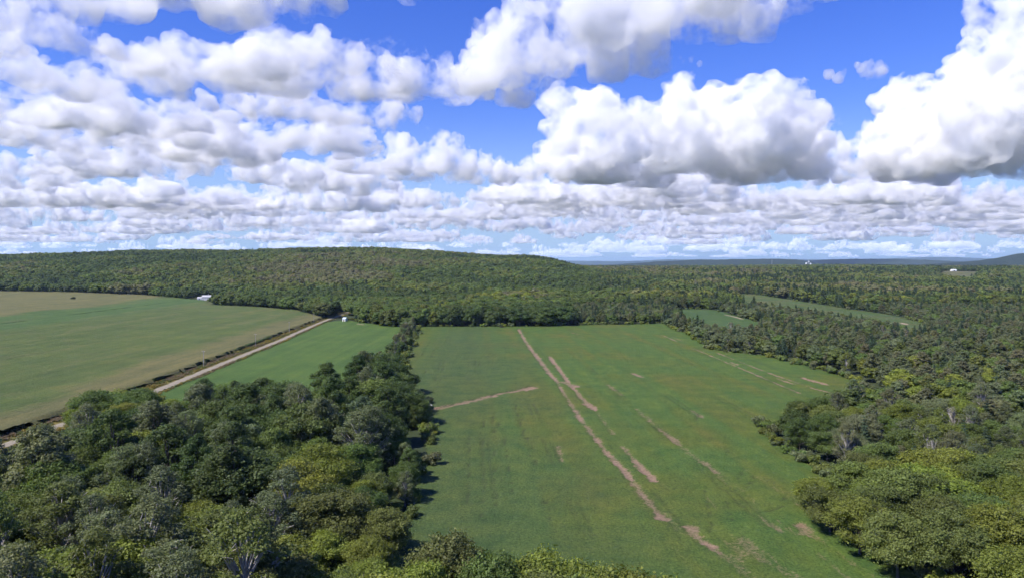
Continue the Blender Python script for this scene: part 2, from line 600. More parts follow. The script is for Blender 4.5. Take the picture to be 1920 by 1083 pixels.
corn = field_mesh('corn_field', CORN, 1.6, lambda y: 1.2 + max(0, y - 200) * .004, corn_z, corn_attrs, M)
tag(corn, 'wide corn field in tan and green strips beyond the gravel road', kind='structure')

# --- the smaller fields
def grass_mat(name, stops, scale=.08):
    M, t, b = new_mat(name)
    pos = objpos(t)
    n1 = nz(t, 1.4, 5, .7, pos)
    n2 = nz(t, scale, 4, .6, pos)
    c = ramp(t, n2, stops)
    c = mixn(t, 1.0, c, drills(t), 'MULTIPLY')
    c = mixn(t, 1.0, c, ramp(t, n1, [(.25, (.65, .68, .65)), (.6, (1.05, 1.05, 1.0)), (.8, (1.3, 1.25, 1.15))]), 'MULTIPLY')
    sf = mth(t, 'ADD', attr(t, 'soil').outputs['Fac'], mth(t, 'MULTIPLY', mth(t, 'SUBTRACT', n1, .5), 1.0))
    c = mixn(t, ramp(t, sf, [(.38, (0, 0, 0)), (.62, (1, 1, 1))]), c, (.30, .24, .16))
    t.links.new(c, b.inputs['Base Color'])
    bump(t, b, n1, .7, .4)
    return M
def small_attrs(tracks):
    def f(X, Y):
        soil = np.zeros(len(X))
        for pts, hw, st in tracks:
            soil = np.maximum(soil, st * (1 - sm(.6, 1.2, dist_line(np.array([pix(*q) for q in pts]), X, Y) / hw)))
        return dict(soil=soil)
    return f
def flat_z(h, a):
    def f(X, Y, A):
        return hgt(X, Y) + h + a * fbm(np.stack([X, Y], 1) / 1.5, 2, 91)
    return f
GREEN = [(.3, (.060, .112, .026)), (.55, (.072, .122, .026)), (.75, (.086, .120, .028))]
o = field_mesh('hay_field', MID, 1.0, lambda y: 1.0 + max(0, y - 200) * .004, flat_z(.25, .08), small_attrs([([(670, 607), (682, 608.5)], 1.6, 1.0)]), grass_mat('hay_grass', GREEN))
tag(o, 'bright green field between the gravel road and the hedgerow', kind='structure')
o = field_mesh('small_meadow', MEADOW, 2.5, 3.0, flat_z(.3, .1), small_attrs([([(1360, 590), (1378, 594), (1392, 598)], 2.2, 1.0)]), grass_mat('meadow_grass', [(.3, (.050, .095, .026)), (.55, (.062, .105, .030)), (.75, (.080, .105, .034))]))
tag(o, 'small green meadow among the trees', kind='structure')
o = field_mesh('long_meadow', LONG, 4.0, 5.0, flat_z(.3, .1), small_attrs([([(1690, 605), (1700, 608)], 3, .9)]), grass_mat('long_meadow_grass', [(.3, (.058, .100, .028)), (.5, (.075, .105, .032)), (.7, (.115, .115, .045))], .02))
tag(o, 'long curved meadow strip beyond the trees', kind='structure')
o = field_mesh('far_field', FARFIELD, 12, 14, flat_z(.4, .1), small_attrs([]), grass_mat('far_field_grass', [(.3, (.13, .13, .06)), (.7, (.17, .155, .075))], .01))
tag(o, 'pale far field at the edge of the plain', kind='structure')
o = field_mesh('barn_yard', BARNYARD, 6, 8, flat_z(.4, .1), small_attrs([]), grass_mat('barn_yard_grass', [(.3, (.09, .10, .04)), (.7, (.12, .115, .05))], .03))
tag(o, 'dry grass yard round the white barn', kind='structure')
o = field_mesh('house_yard', HOUSEYARD, 2, 3, flat_z(.32, .1), small_attrs([([(352, 563), (382, 565)], 2.5, .8)]), grass_mat('house_yard_grass', [(.3, (.07, .10, .04)), (.7, (.11, .11, .05))], .05))
tag(o, 'mown yard in front of the white house', kind='structure')

# --- the gravel road and its verges
def strip(name, off0, off1, z, mat, jit=.25, crown=.0):
    V, Q = [], []
    pts = []
    for (a, b) in zip(ROAD[:-1], ROAD[1:]):
        n = max(2, int(np.hypot(*(b - a)) / 2.5))
        for k in range(n):
            pts.append(a + (b - a) * k / n)
    pts = np.array(pts)
    j0 = fbm(pts / 7.0, 3, 101 + int(off0 * 7)) * jit
    j1 = fbm(pts / 7.0, 3, 151 + int(off1 * 7)) * jit
    n = 5
    for i, p in enumerate(pts):
        for k in range(n):
            f = k / (n - 1)
            q = p + rnrm * ((off0 + j0[i]) * (1 - f) + (off1 + j1[i]) * f)
            V.append((q[0], q[1], float(hgt(q[0], q[1])) + z + crown * (1 - (2 * f - 1) ** 2)))
    for i in range(len(pts) - 1):
        for k in range(n - 1):
            a = i * n + k
            Q.append((a, a + n, a + n + 1, a + 1))
    return mesh_obj(name, V, Q, mat, smooth=True)
M, t, b = new_mat('gravel')
pos = objpos(t)
c = ramp(t, nz(t, .9, 6, .7, pos), [(.3, (.20, .172, .120)), (.6, (.285, .25, .18)), (.8, (.35, .315, .235))])
t.links.new(c, b.inputs['Base Color'])
bump(t, b, nz(t, 6, 4, .6, pos), .4, .1)
o = strip('gravel_road', -2.25, 2.25, .09, M, .5, .12)
tag(o, 'straight pale gravel road between the corn and the green field', kind='structure')
M, t, b = new_mat('verge')
pos = objpos(t)
c = ramp(t, nz(t, .25, 6, .7, pos), [(.3, (.075, .095, .028)), (.5, (.14, .125, .035)), (.65, (.20, .155, .04)), (.8, (.16, .125, .07))])
t.links.new(c, b.inputs['Base Color'])
bump(t, b, nz(t, 2.5, 4, .7, pos), .9, .5)
VERGE = M
o = strip('verge_corn_side', 1.9, 11.5, .05, M, .5)
tag(o, 'weedy golden verge between corn and gravel road', kind='structure')
o = strip('verge_field_side', -6.0, -1.9, .05, M, .4)
tag(o, 'weedy verge on the hay field side of the gravel road', kind='structure')

# ------------------------------------------------------------------ distant hills
M, t, b = new_mat('wooded_hill')
pos = objpos(t)
n = nz(t, .012, 6, .7, pos)
t.links.new(ramp(t, n, [(.3, (.014, .024, .014)), (.55, (.022, .034, .018)), (.75, (.034, .044, .022))]), b.inputs['Base Color'])
bump(t, b, nz(t, .05, 3, .6, pos), 1.0, 12.0)
HILLM = M
def hill(px, D, depth, label, cell=None, seed=0):
    """a long wooded ridge whose crest follows the picture points px at the distance D"""
    xs = np.array([(p[0] - 960) / F * D for p in px])
    zs = np.array([HC + (YH - p[1]) * D / F for p in px])
    cell = cell or D / 260.0
    X = np.arange(xs[0], xs[-1] + cell, cell)
    Yv = np.linspace(-1, 1, 17)
    GX, GV = np.meshgrid(X, Yv)
    crest = np.interp(X, xs, zs)
    k = np.ones(9) / 9
    crest = np.convolve(np.pad(crest, 4, 'edge'), k, 'valid')
    p = np.stack([GX.ravel() / depth, GV.ravel()], 1)
    prof = np.cos(GV * math.pi / 2) ** 1.3
    Z = crest[None] * prof * (1 + .10 * fbm(p * 3, 3, seed).reshape(GX.shape) * (1 - prof))
    Z = Z + (np.abs(fbm(np.stack([GX.ravel() / (cell * 2.2), GV.ravel() * depth / (cell * 2.2)], 1), 2, seed + 3)).reshape(GX.shape)) * D / 1800.0 - 3
    GYv = D + GV * depth + depth * .15 * fbm(np.stack([GX.ravel() / depth, GX.ravel() * 0], 1), 2, seed + 5).reshape(GX.shape)
    ny, nx = GX.shape
    idx = np.arange(nx * ny).reshape(ny, nx)
    Q = np.stack([idx[:-1, :-1], idx[:-1, 1:], idx[1:, 1:], idx[1:, :-1]], -1).reshape(-1, 4)
    m = fast_mesh('hills', np.stack([GX, GYv, Z], -1).reshape(-1, 3), Q)
    m.polygons.foreach_set('use_smooth', np.ones(len(m.polygons), bool))
    m.materials.append(HILLM)
    o = bpy.data.objects.new('hills', m)
    col.objects.link(o)
    tag(o, label, kind='structure')
hill([(960, 489.5), (1060, 489), (1150, 490.5), (1200, 489.5), (1240, 487), (1265, 486), (1285, 487.5), (1312, 485.5), (1345, 488), (1400, 486.5), (1440, 485), (1520, 487), (1640, 486), (1720, 482.5), (1780, 482), (1830, 485), (1900, 487), (2200, 488)], 27000, 2500, 'faint blue mountain line at the horizon', 90, 1)
hill([(1060, 499), (1140, 497), (1220, 491), (1300, 487.5), (1380, 486), (1450, 485.5), (1500, 487), (1530, 492), (1560, 501)], 8200, 500, 'dark blue wooded ridge behind the grain silos', 30, 2)
hill([(1480, 492), (1530, 487.5), (1600, 485.5), (1660, 485.5), (1740, 487.5), (1800, 490.5), (1850, 492), (2150, 494)], 10500, 900, 'grey green wooded ridge at the edge of the plain', 34, 3)
hill([(1700, 499), (1760, 494), (1830, 489), (1868, 483), (1900, 476), (1930, 473.5), (1990, 470), (2060, 474), (2140, 488), (2200, 498)], 6200, 600, 'rounded wooded hill rising beyond the plain', 24, 4)
hill([(1640, 501), (1750, 498), (1860, 497), (1960, 496.5), (2150, 498)], 7200, 260, 'low dark band of woods below the rounded hill', 26, 5)
print('land', time.time() - T0)
# ------------------------------------------------------------------ trees: a few builds of each kind, then one object per tree
def ico(sub):
    bm = bmesh.new()
    bmesh.ops.create_icosphere(bm, subdivisions=sub, radius=1)
    v = np.array([x.co[:] for x in bm.verts])
    f = np.array([[q.index for q in x.verts] for x in bm.faces])
    bm.free()
    return v, f
ICO1 = ico(1)
ICO2 = ico(2)

def leaf_quads(P, N, size, r, fold=.25, turn=.55):
    """one small folded quad per point P, roughly facing N"""
    n = len(P)
    N = N + r.normal(size=(n, 3)) * turn
    N /= np.linalg.norm(N, axis=1)[:, None] + 1e-9
    A = np.cross(N, r.normal(size=(n, 3)))
    A /= np.linalg.norm(A, axis=1)[:, None] + 1e-9
    B = np.cross(N, A)
    s = (size * r.uniform(.6, 1.35, n))[:, None]
    w = s * r.uniform(.55, .95, n)[:, None]
    V = np.stack([P - A * s * .5, P + B * w * .5 - N * s * fold * .5, P + A * s * .5, P - B * w * .5 - N * s * fold * .5], 1)
    return V.reshape(-1, 3), np.arange(n * 4).reshape(n, 4)

def crown_lobes(kind, H, R, r):
    L = []
    if kind == 'round':
        n = 34
        for i in range(n):
            z = r.uniform(-.75, 1) ** 1
            a = i * 2.399 + r.uniform(-.4, .4)
            q = math.sqrt(max(0, 1 - z * z)) * r.uniform(.55, .92)
            k = r.uniform(.20, .34)
            L.append((q * math.cos(a) * R, q * math.sin(a) * R, H * .56 + z * H * .33 * r.uniform(.8, 1.02), k * R * 1.15))
        L.append((0, 0, H * .6, R * .55))
    elif kind == 'tall':
        n = 36
        for i in range(n):
            z = i / (n - 1)
            q = (math.sin(math.pi * min(1, .18 + z * .80)) ** .7) * r.uniform(.35, .9)
            a = i * 2.399 + r.uniform(-.5, .5)
            L.append((q * math.cos(a) * R, q * math.sin(a) * R, H * (.14 + .80 * z), R * r.uniform(.26, .42) * (1.05 - .45 * z)))
    elif kind == 'feather':
        n = 44
        for i in range(n):
            z = i / (n - 1)
            q = (math.sin(math.pi * min(1, .22 + z * .76)) ** .6) * r.uniform(.3, 1.0)
            a = i * 2.399 + r.uniform(-.6, .6)
            L.append((q * math.cos(a) * R, q * math.sin(a) * R, H * (.22 + .75 * z), R * r.uniform(.16, .30)))
    elif kind == 'shrub':
        for i in range(14):
            a = r.uniform(0, 6.283)
            q = r.uniform(.1, .8)
            L.append((q * math.cos(a) * R, q * math.sin(a) * R, H * r.uniform(.3, .75), R * r.uniform(.28, .45)))
    return np.array(L)

def make_crown(kind, H, R, leaves, size, seed, core=.62, hollow=.0, sub=1):
    r = np.random.default_rng(seed)
    if kind == 'spruce':
        return make_spruce(H, R, leaves, size, r)
    L = crown_lobes(kind, H, R, r)
    w = L[:, 3] ** 2
    w /= w.sum()
    k = r.choice(len(L), leaves, p=w)
    d = r.normal(size=(leaves, 3))
    d[:, 2] = np.where(d[:, 2] < -.4, -d[:, 2], d[:, 2])
    d /= np.linalg.norm(d, axis=1)[:, None]
    rad = L[k, 3] * r.uniform(.62, 1.12, leaves)
    # small sprays break the round outline of every lobe
    spray = 1 + .46 * vnoise(d * 3.1 + k[:, None] * 7.7, seed)
    P = L[k, :3] + d * (rad * spray)[:, None]
    inner = np.zeros(leaves, bool)
    for (x, y, z, q) in L:
        inner |= ((P - (x, y, z)) ** 2).sum(1) < (q * .55) ** 2
    P, d = P[~inner], d[~inner]
    V, Q = leaf_quads(P, d, size, r, .25, .55 if size < .6 else .38)
    tris = np.concatenate([Q[:, [0, 1, 2]], Q[:, [0, 2, 3]]])
    iv, fc = (ICO1 if sub == 1 else ICO2)
    if core:
        jig = 1 + .22 * vnoise(np.tile(iv, (len(L), 1)) * 2.3 + np.repeat(np.arange(len(L)), len(iv))[:, None] * 3.3, seed)
        CV = (iv[None] * (L[:, 3] * core)[:, None, None]).reshape(-1, 3) * jig[:, None] + np.repeat(L[:, :3], len(iv), 0)
        CF = (fc[None] + (np.arange(len(L)) * len(iv))[:, None, None]).reshape(-1, 3)
        tris = np.concatenate([tris, CF + len(V)])
        V = np.concatenate([V, CV])
    return V, tris, L

def make_spruce(H, R, leaves, size, r):
    P, N, A = [], [], []
    tiers = 15
    L = []
    for i in range(tiers):
        z = .08 + .90 * i / (tiers - 1)
        rad = R * (1 - z) ** .85 * r.uniform(.88, 1.1) + .2
        nb = max(5, int(11 * (1 - z) + 5))
        m = int(leaves * (1 - z * .85) / tiers / nb * 1.8) + 2
        for k in range(nb):
            a = 6.283 * k / nb + r.uniform(-.3, .3) + i
            q = r.uniform(.15, 1.0, m)
            rl = rad * r.uniform(.75, 1.12)
            x = np.cos(a) * q * rl + r.normal(0, .12 * rl, m) * -np.sin(a)
            y = np.sin(a) * q * rl + r.normal(0, .12 * rl, m) * np.cos(a)
            zz = z * H - q * rl * .32 + r.normal(0, .10, m) * size
            P.append(np.stack([x, y, zz], 1))
            N.append(np.tile([math.cos(a) * .5, math.sin(a) * .5, .8], (m, 1)))
    P = np.concatenate(P)
    N = np.concatenate(N)
    V, Q = leaf_quads(P, N, size, r, .5)
    tris = np.concatenate([Q[:, [0, 1, 2]], Q[:, [0, 2, 3]]])
    # dark inner cone so that the trunk does not show through
    n = 9
    CV = np.array([[math.cos(6.283 * k / n) * R * .5, math.sin(6.283 * k / n) * R * .5, H * .08] for k in range(n)] + [[0, 0, H * .93]])
    CF = np.array([[k, (k + 1) % n, n] for k in range(n)])
    tris = np.concatenate([tris, CF + len(V)])
    V = np.concatenate([V, CV])
    return V, tris, np.array([(0, 0, H * z, 1.) for z in (.3, .6)])

def make_trunk(kind, H, R, L, seed, limbs=8, twigs=0):
    r = np.random.default_rng(seed + 500)
    V, Q = [], []
    def add(path, rad, n=6):
        v, q = tube(path, rad, n)
        b = len(V)
        V.extend(v)
        Q.extend([tuple(i + b for i in f) for f in q])
    top = H * (.95 if kind == 'spruce' else .78)
    tr = .018 * H + .05
    bend = r.normal(0, .02 * H, 2)
    axis_ = [(bend[0] * f * f, bend[1] * f * f, -.3 + (top + .3) * f) for f in np.linspace(0, 1, 7)]
    add(axis_, [tr * (1.35 if i == 0 else 1 - .85 * i / 6) for i in range(7)], 7)
    ends = []
    if kind != 'spruce':
        for i in range(min(limbs, len(L))):
            e = L[r.integers(len(L))][:3]
            f = min(.85, max(.15, (e[2] / H) * .6))
            s = np.array([bend[0] * f * f, bend[1] * f * f, -.3 + (top + .3) * f])
            mid = s + (e - s) * .5 + np.array([0, 0, -.04 * H])
            add([s, mid, e], [tr * .5, tr * .33, tr * .12], 5)
            ends.append((mid, e))
    for i in range(twigs):
        e = L[r.integers(len(L))]
        d = r.normal(size=3)
        d[2] = abs(d[2]) + .3
        d /= np.linalg.norm(d)
        f = min(.9, max(.2, (e[2] / H) * .8))
        s = np.array([bend[0] * f * f, bend[1] * f * f, -.3 + (top + .3) * f])
        m_ = e[:3] + d * e[3] * .3 + r.normal(0, .15, 3)
        add([s, m_, m_ + d * e[3] * .9 + r.normal(0, .25, 3)], [.11, .07, .03], 4)
    return np.array(V), np.array(Q)

KINDS = {}
def build_kind(key, kind, H, R, hi, mid, low, seed, bark, twigs=0, core=.62):
    out = {}
    for lod, (n, size) in (('hi', hi), ('mid', mid), ('low', low)):
        V, tris, L = make_crown(kind, H, R, n, size, seed, core if lod == 'hi' else max(core + .1, .8 if kind != 'feather' else .6))
        for tagname, mat in (('', LEAF), ('_i', LEAF_I)):
            if tagname == '' and lod == 'low':
                continue
            m = fast_mesh('crown', V, tris)
            m.materials.append(mat)
            out[lod + tagname] = m
        if lod == 'hi':
            tv, tq = make_trunk(kind, H, R, L, seed, 8, twigs)
            m = fast_mesh('trunk', tv, tq)
            m.materials.append(bark)
            m.polygons.foreach_set('use_smooth', np.ones(len(m.polygons), bool))
            out['trunk'] = m
    out['H'] = H
    out['R'] = R
    KINDS[key] = out
for i in range(3):
    build_kind('round%d' % i, 'round', 15.0, 6.4, (21000, .36), (3300, .78), (620, 1.6), 20 + i, BARK, 12, .52)
    build_kind('tall%d' % i, 'tall', 18.0, 5.0, (19000, .35), (3000, .78), (580, 1.6), 30 + i, BARK, 12, .52)
for i in range(2):
    build_kind('feather%d' % i, 'feather', 18.0, 4.8, (10500, .31), (2500, .7), (520, 1.5), 40 + i, BARK_PALE, 64, .24)
    build_kind('spruce%d' % i, 'spruce', 17.0, 3.6, (11000, .40), (1600, .9), (360, 1.9), 50 + i, BARK)
    build_kind('shrub%d' % i, 'shrub', 3.4, 2.4, (1500, .42), (350, .8), (120, 1.3), 60 + i, BARK)
build_kind('bare0', 'feather', 15.0, 3.6, (700, .4), (260, .7), (90, 1.2), 71, BARK_PALE, 110, .0)
print('tree kinds', time.time() - T0)

# where trees stand
SHEDYARD = poly([(615, 606), (622, 592), (640, 590.5), (668, 593), (668, 606)])
CLEAR = [SHEDYARD, MAIN, CORN, MID, MEADOW, LONG, FARFIELD, BARNYARD, HOUSEYARD, SCRUB]
def grow(y0, y1, s, seed, cond=None):
    r = np.random.default_rng(seed)
    ys = np.arange(y0, y1, s * .87)
    X, Y = [], []
    for j, y in enumerate(ys):
        w = .80 * y + 70
        x = np.arange(-w, w, s) + (s / 2 if j % 2 else 0)
        X.append(x)
        Y.append(np.full(len(x), y))
    X = np.concatenate(X)
    Y = np.concatenate(Y)
    X = X + r.uniform(-.42, .42, len(X)) * s
    Y = Y + r.uniform(-.42, .42, len(X)) * s
    ok = np.ones(len(X), bool)
    for P in CLEAR:
        ok &= ~inside(P, X, Y)
    ok &= dist_line(ROAD, X, Y) > 8.5
    for dx, dy in ((-5, 0), (0, -4), (-3.5, 3.5)):
        ok &= ~(inside(MAIN, X + dx, Y + dy) & (X > 0) & (Y < 420))
    s_ = road_s(X, Y)
    ok &= ~((Y < 760) & (s_ > -4))
    if cond is not None:
        ok &= cond(X, Y)
    return X[ok], Y[ok]
def hidden_far(X, Y):
    # nothing to see behind the ridge, nor off the far left
    return ~((Y > 2500) & (X < .06 * Y + 20)) & ~((Y > 3000) & (X < 250)) & (np.hypot(X - FARM[0], (Y - FARM[1]) * .35) > 45)
HED0 = np.array(pix(768, 618))
HED1 = np.array(pix(722, 708))
def not_hedge(X, Y):
    # between the hay field and the bean field only the hedgerow stands
    d = dist_line(np.array([HED0, HED1]), X, Y)
    return ~((Y > 345) & (Y < 655) & (X > -125) & (X < -40) & (d < 34))
NX, NY = grow(78, 330, 9.8, 1, not_hedge)
MX, MY = grow(330, 900, 9.0, 2, not_hedge)
RX, RY = grow(900, 2550, 11.0, 3)
VX, VY = grow(2550, 6000, 16.5, 4, hidden_far)
# the hedgerow itself
r = np.random.default_rng(77)
hx, hy = [], []
for f in np.arange(0, 1.001, .045):
    for w in ((-1.5, 2.5) if r.uniform() < .45 else (.5,)):
        p = HED0 + (HED1 - HED0) * f
        hx.append(p[0] + w + r.uniform(-1.5, 1.5))
        hy.append(p[1] + r.uniform(-4, 4))
hx, hy = np.array(hx), np.array(hy)

def region_of(X, Y):
    px, py = proj(X, Y, 6.0)
    return px, py
TR = []   # dicts of every tree up to 900 m
def classify(X, Y, hedge=False):
    px, py = proj(X, Y, 8.0)
    return px, py
PAL = {
    'deep green': (.074, .110, .030), 'mid green': (.104, .146, .036), 'yellow green': (.165, .196, .034), 'olive': (.126, .150, .040),
    'grey green': (.132, .156, .070), 'brownish grey': (.148, .152, .074), 'blue green': (.058, .090, .044),
}
rt = np.random.default_rng(5)
def pick(x, y, hedge):
    """kind, colour, height for a tree from the place it stands in"""
    px, py = proj(x, y, 7.0)
    u = rt.uniform()
    cl = float(fbm(np.array([[x / 45.0, y / 45.0]]), 2, 7)[0])
    if hedge:
        if u < .55:
            return 'feather', ('brownish grey' if rt.uniform() < .6 else 'grey green'), rt.uniform(8.5, 13)
        return ('tall' if u < .8 else 'round'), ('deep green' if rt.uniform() < .5 else 'mid green'), rt.uniform(7, 11)
    if y < 345 and px < 860 and x < 0:            # the wood at the lower left
        near_edge = px > 690
        if py > 955:
            if px < 560:
                if u < .62:
                    return 'feather', ('grey green' if rt.uniform() < .55 else ('olive' if rt.uniform() < .7 else 'brownish grey')), rt.uniform(14, 18)
                return 'round', ('olive' if u < .85 else 'yellow green'), rt.uniform(12, 15)
            return ('round' if u < .7 else 'tall'), ('yellow green' if rt.uniform() < .72 else 'olive'), rt.uniform(11, 14)
        if x < -108 and y > 215:
            return 'round', ('yellow green' if u < .35 else 'mid green' if u < .7 else 'olive'), rt.uniform(9, 12.5)
        if cl > .25:
            return 'round', ('yellow green' if u < .45 else 'mid green'), rt.uniform(11, 14)
        if u < .42:
            return 'tall', ('deep green' if rt.uniform() < .75 else 'grey green'), rt.uniform(16, 21)
        if u < .68:
            return 'feather', 'grey green', rt.uniform(15, 19)
        return 'round', ('deep green' if rt.uniform() < .6 else 'mid green'), rt.uniform(13, 17)
    if y < 150 and x < 60:                       # trees just below the drone
        return 'round', ('yellow green' if u < .6 else 'olive'), rt.uniform(11, 14)
    if x > 20 and y < 430:                        # the wood at the lower right
        if y < 185:
            return 'round', ('olive' if u < .45 else 'yellow green' if u < .75 else 'mid green'), rt.uniform(10.5, 14)
        if px < 1560 and y < 300:
            return ('round' if u < .8 else 'tall'), ('mid green' if u < .55 else 'deep green' if u < .7 else 'olive'), rt.uniform(8, 11)
        if u < .5:
            return 'feather', ('brownish grey' if rt.uniform() < .3 else 'grey green' if rt.uniform() < .7 else 'olive'), rt.uniform(9, 14)
        if u < .62:
            return 'spruce', 'blue green', rt.uniform(10, 14)
        return 'round', ('grey green' if u < .72 else 'mid green' if u < .88 else 'yellow green'), rt.uniform(7, 12)
    if x > 60 and y < 900:                        # the mixed wood on the right
        if u < .24 + .2 * cl:
            return 'spruce', 'blue green', rt.uniform(9, 14)
        if u < .55:
            return 'feather', ('grey green' if rt.uniform() < .6 else 'brownish grey'), rt.uniform(8, 12)
        return ('round' if u < .85 else 'tall'), ('mid green' if u < .68 else 'grey green' if u < .85 else 'olive'), rt.uniform(7, 11)
    # the wood beyond the fields
    if u < .06:
        return 'spruce', 'blue green', rt.uniform(15, 20)
    c = 'deep green' if cl < -.15 else ('mid green' if u < .6 else 'yellow green' if (u < .8 and px > 800) else 'olive')
    return ('round' if u < .68 else 'tall'), c, rt.uniform(14, 20)

def add_trees(X, Y, hedge=False):
    edge = inside(MAIN, X + 11, Y) & (X < 0)
    for x, y, ed in zip(X, Y, edge):
        k, c, h = pick(x, y, hedge)
        if ed and not hedge:
            h = rt.uniform(8, 11)
        elif x < 0 and y < 345 and not hedge:
            h *= rt.uniform(.82, 1.22)
        v = {'round': 3, 'tall': 3, 'feather': 2, 'spruce': 2}[k]
        key = k + str(rt.integers(v))
        TR.append(dict(x=x, y=y, key=key, kind=k, c=c, h=h, hedge=hedge))
add_trees(NX, NY)
add_trees(MX, MY)
add_trees(hx, hy, True)
# a handful of trees seen singly
def single(px, py, kind, c, h, key=None):
    x, y = pix(px, py)
    TR.append(dict(x=x, y=y, key=key or kind + '0', kind=kind, c=c, h=h, hedge=False))
for (px, py, k, c, h) in [(850, 1195, 'round', 'olive', 16.5), (800, 1240, 'round', 'yellow green', 15.5), (1115, 1250, 'round', 'mid green', 15), (925, 1240, 'round', 'mid green', 16), (990, 1235, 'round', 'yellow green', 15.5), (1060, 1225, 'round', 'yellow green', 16),
                          (1180, 1330, 'round', 'yellow green', 18.5), (1245, 1330, 'round', 'yellow green', 18), (1000, 1310, 'round', 'olive', 16.5), (1100, 1300, 'round', 'mid green', 15.5), (705, 1290, 'round', 'yellow green', 16),
                          (1556, 1000, 'round', 'olive', 10.5), (1612, 1042, 'round', 'yellow green', 12), (1684, 1088, 'round', 'olive', 13), (1640, 985, 'round', 'yellow green', 11), (1760, 1040, 'round', 'olive', 12), (1530, 955, 'round', 'yellow green', 8), (1790, 1100, 'round', 'olive', 14), (1870, 1090, 'round', 'yellow green', 14)]:
    single(px, py, k, c, h, k + str(len(TR) % 3))
    TR[-1]['slim'] = py > 1150
for (px, py, h) in [(1372, 628, 11), (1655, 640, 13), (1448, 600, 12), (1790, 830, 12), (1745, 905, 12), (500, 850, 15), (620, 880, 13), (870, 1225, 11), (1700, 648, 12), (150, 905, 13)]:
    single(px, py, 'bare', 'brownish grey', h, 'bare0')

# the trees that show largest stand as objects of their own
for q in TR:
    q['px'], q['py'] = proj(q['x'], q['y'], q['h'] * .6)
    q['d'] = math.hypot(q['x'], q['y'])
    q['ok'] = -60 < q['px'] < 1980 and (proj(q['x'], q['y'], q['h'])[1] < 1085)
    q['size'] = q['h'] / q['d']
def front(q):
    # trees at the front of a wood show whole: rank them before the ones behind
    x, y = q['x'], q['y']
    f = inside(MAIN, np.array([x, x, x - 9, x + 9]), np.array([y - 10, y - 18, y - 4, y - 4])).any()
    return 2.2 if f or q['hedge'] or q['kind'] == 'bare' else 1.0
cand = [q for q in TR if q['ok']]
for q in cand:
    q['rank'] = q['size'] * front(q)
cand.sort(key=lambda q: -q['rank'])
LIMIT = {'leafy': 262, 'poplar': 0, 'spruce': 36, 'bare': 20}
NAMES = {'round': 'broadleaf_tree', 'tall': 'broadleaf_tree', 'feather': 'poplar_tree', 'spruce': 'spruce_tree', 'bare': 'bare_tree'}
CATS = {'round': 'tree', 'tall': 'tree', 'feather': 'poplar tree', 'spruce': 'spruce tree', 'bare': 'bare tree'}
quota = {'broadleaf_tree': 240, 'poplar_tree': 100, 'spruce_tree': 40, 'bare_tree': 12}
SOLO, REST = [], []
for q in cand:
    nm = NAMES[q['kind']]
    if quota[nm] > 0:
        quota[nm] -= 1
        SOLO.append(q)
    else:
        REST.append(q)
REST += [q for q in TR if not q['ok']]

def place_of(q):
    x, y = q['x'], q['y']
    if q['hedge']:
        return 'hedgerow between the green fields'
    if y > 560:
        return 'wood edge behind the bean field' if x > -95 else 'wood edge by the white shed'
    if y < 140 and x < 60 and q['px'] > 740:
        return 'clump at bottom centre'
    if x < 0:
        if x < -108 and y > 215:
            return 'low trees beside the gravel road'
        return 'dense wood beside the bean field' if y > 165 else 'near wood at lower left'
    if y < 190:
        return 'clump at lower right'
    if y < 340:
        return 'wooded point beside the bean field' if q['px'] < 1620 else 'thin wood at the right edge'
    return 'mixed wood beyond the bean field'
def nth(n):
    return '%d%s' % (n, 'th' if 10 <= n % 100 <= 20 else {1: 'st', 2: 'nd', 3: 'rd'}.get(n % 10, 'th'))
WORD = {'round': 'rounded', 'tall': 'tall', 'feather': 'feathery', 'spruce': 'pointed', 'bare': 'leafless'}
NOUN = {'round': 'tree', 'tall': 'tree', 'feather': 'poplar', 'spruce': 'spruce', 'bare': 'dead tree'}
groups = {}
for q in SOLO:
    groups.setdefault((q['kind'], q['c'], place_of(q)), []).append(q)
for (k, c, pl), L in groups.items():
    L.sort(key=lambda q: q['px'])
    for i, q in enumerate(L):
        cname = 'pale grey' if k == 'bare' else c
        lab = '%s %s %s in the %s' % (WORD[k], cname, NOUN[k], pl)
        if len(L) > 1:
            lab += ', %s from left' % nth(i + 1)
        q['label'] = lab
        q['group'] = 'trees of the ' + pl
def tint(c):
    b = np.array(PAL[c])
    return b * 1.2 * rt.uniform(.82, 1.2) * (1 + rt.normal(0, .035, 3))
for q in SOLO:
    K = KINDS[q['key']]
    z = float(hgt(q['x'], q['y']))
    root = empty(NAMES[q['kind']], (q['x'], q['y'], z), rt.uniform(0, 6.283))
    s = q['h'] / K['H']
    w = s * (rt.uniform(.6, .85) if q['hedge'] else rt.uniform(.95, 1.2) if q.get('slim') else rt.uniform(1.05, 1.5))
    root.scale = (w * rt.uniform(.88, 1.14), w * rt.uniform(.88, 1.14), s)
    root.rotation_euler = (rt.normal(0, .05), rt.normal(0, .05), root.rotation_euler[2])
    tag(root, q['label'], CATS[q['kind']], q['group'])
    tr = bpy.data.objects.new('trunk', K['trunk'])
    cr = bpy.data.objects.new('crown', K['hi'] if q['d'] < 420 else K['mid'])
    for o in (tr, cr):
        col.objects.link(o)
        o.parent = root
    cr.color = (*tint(q['c']), 1)
print('single trees', len(SOLO), time.time() - T0)

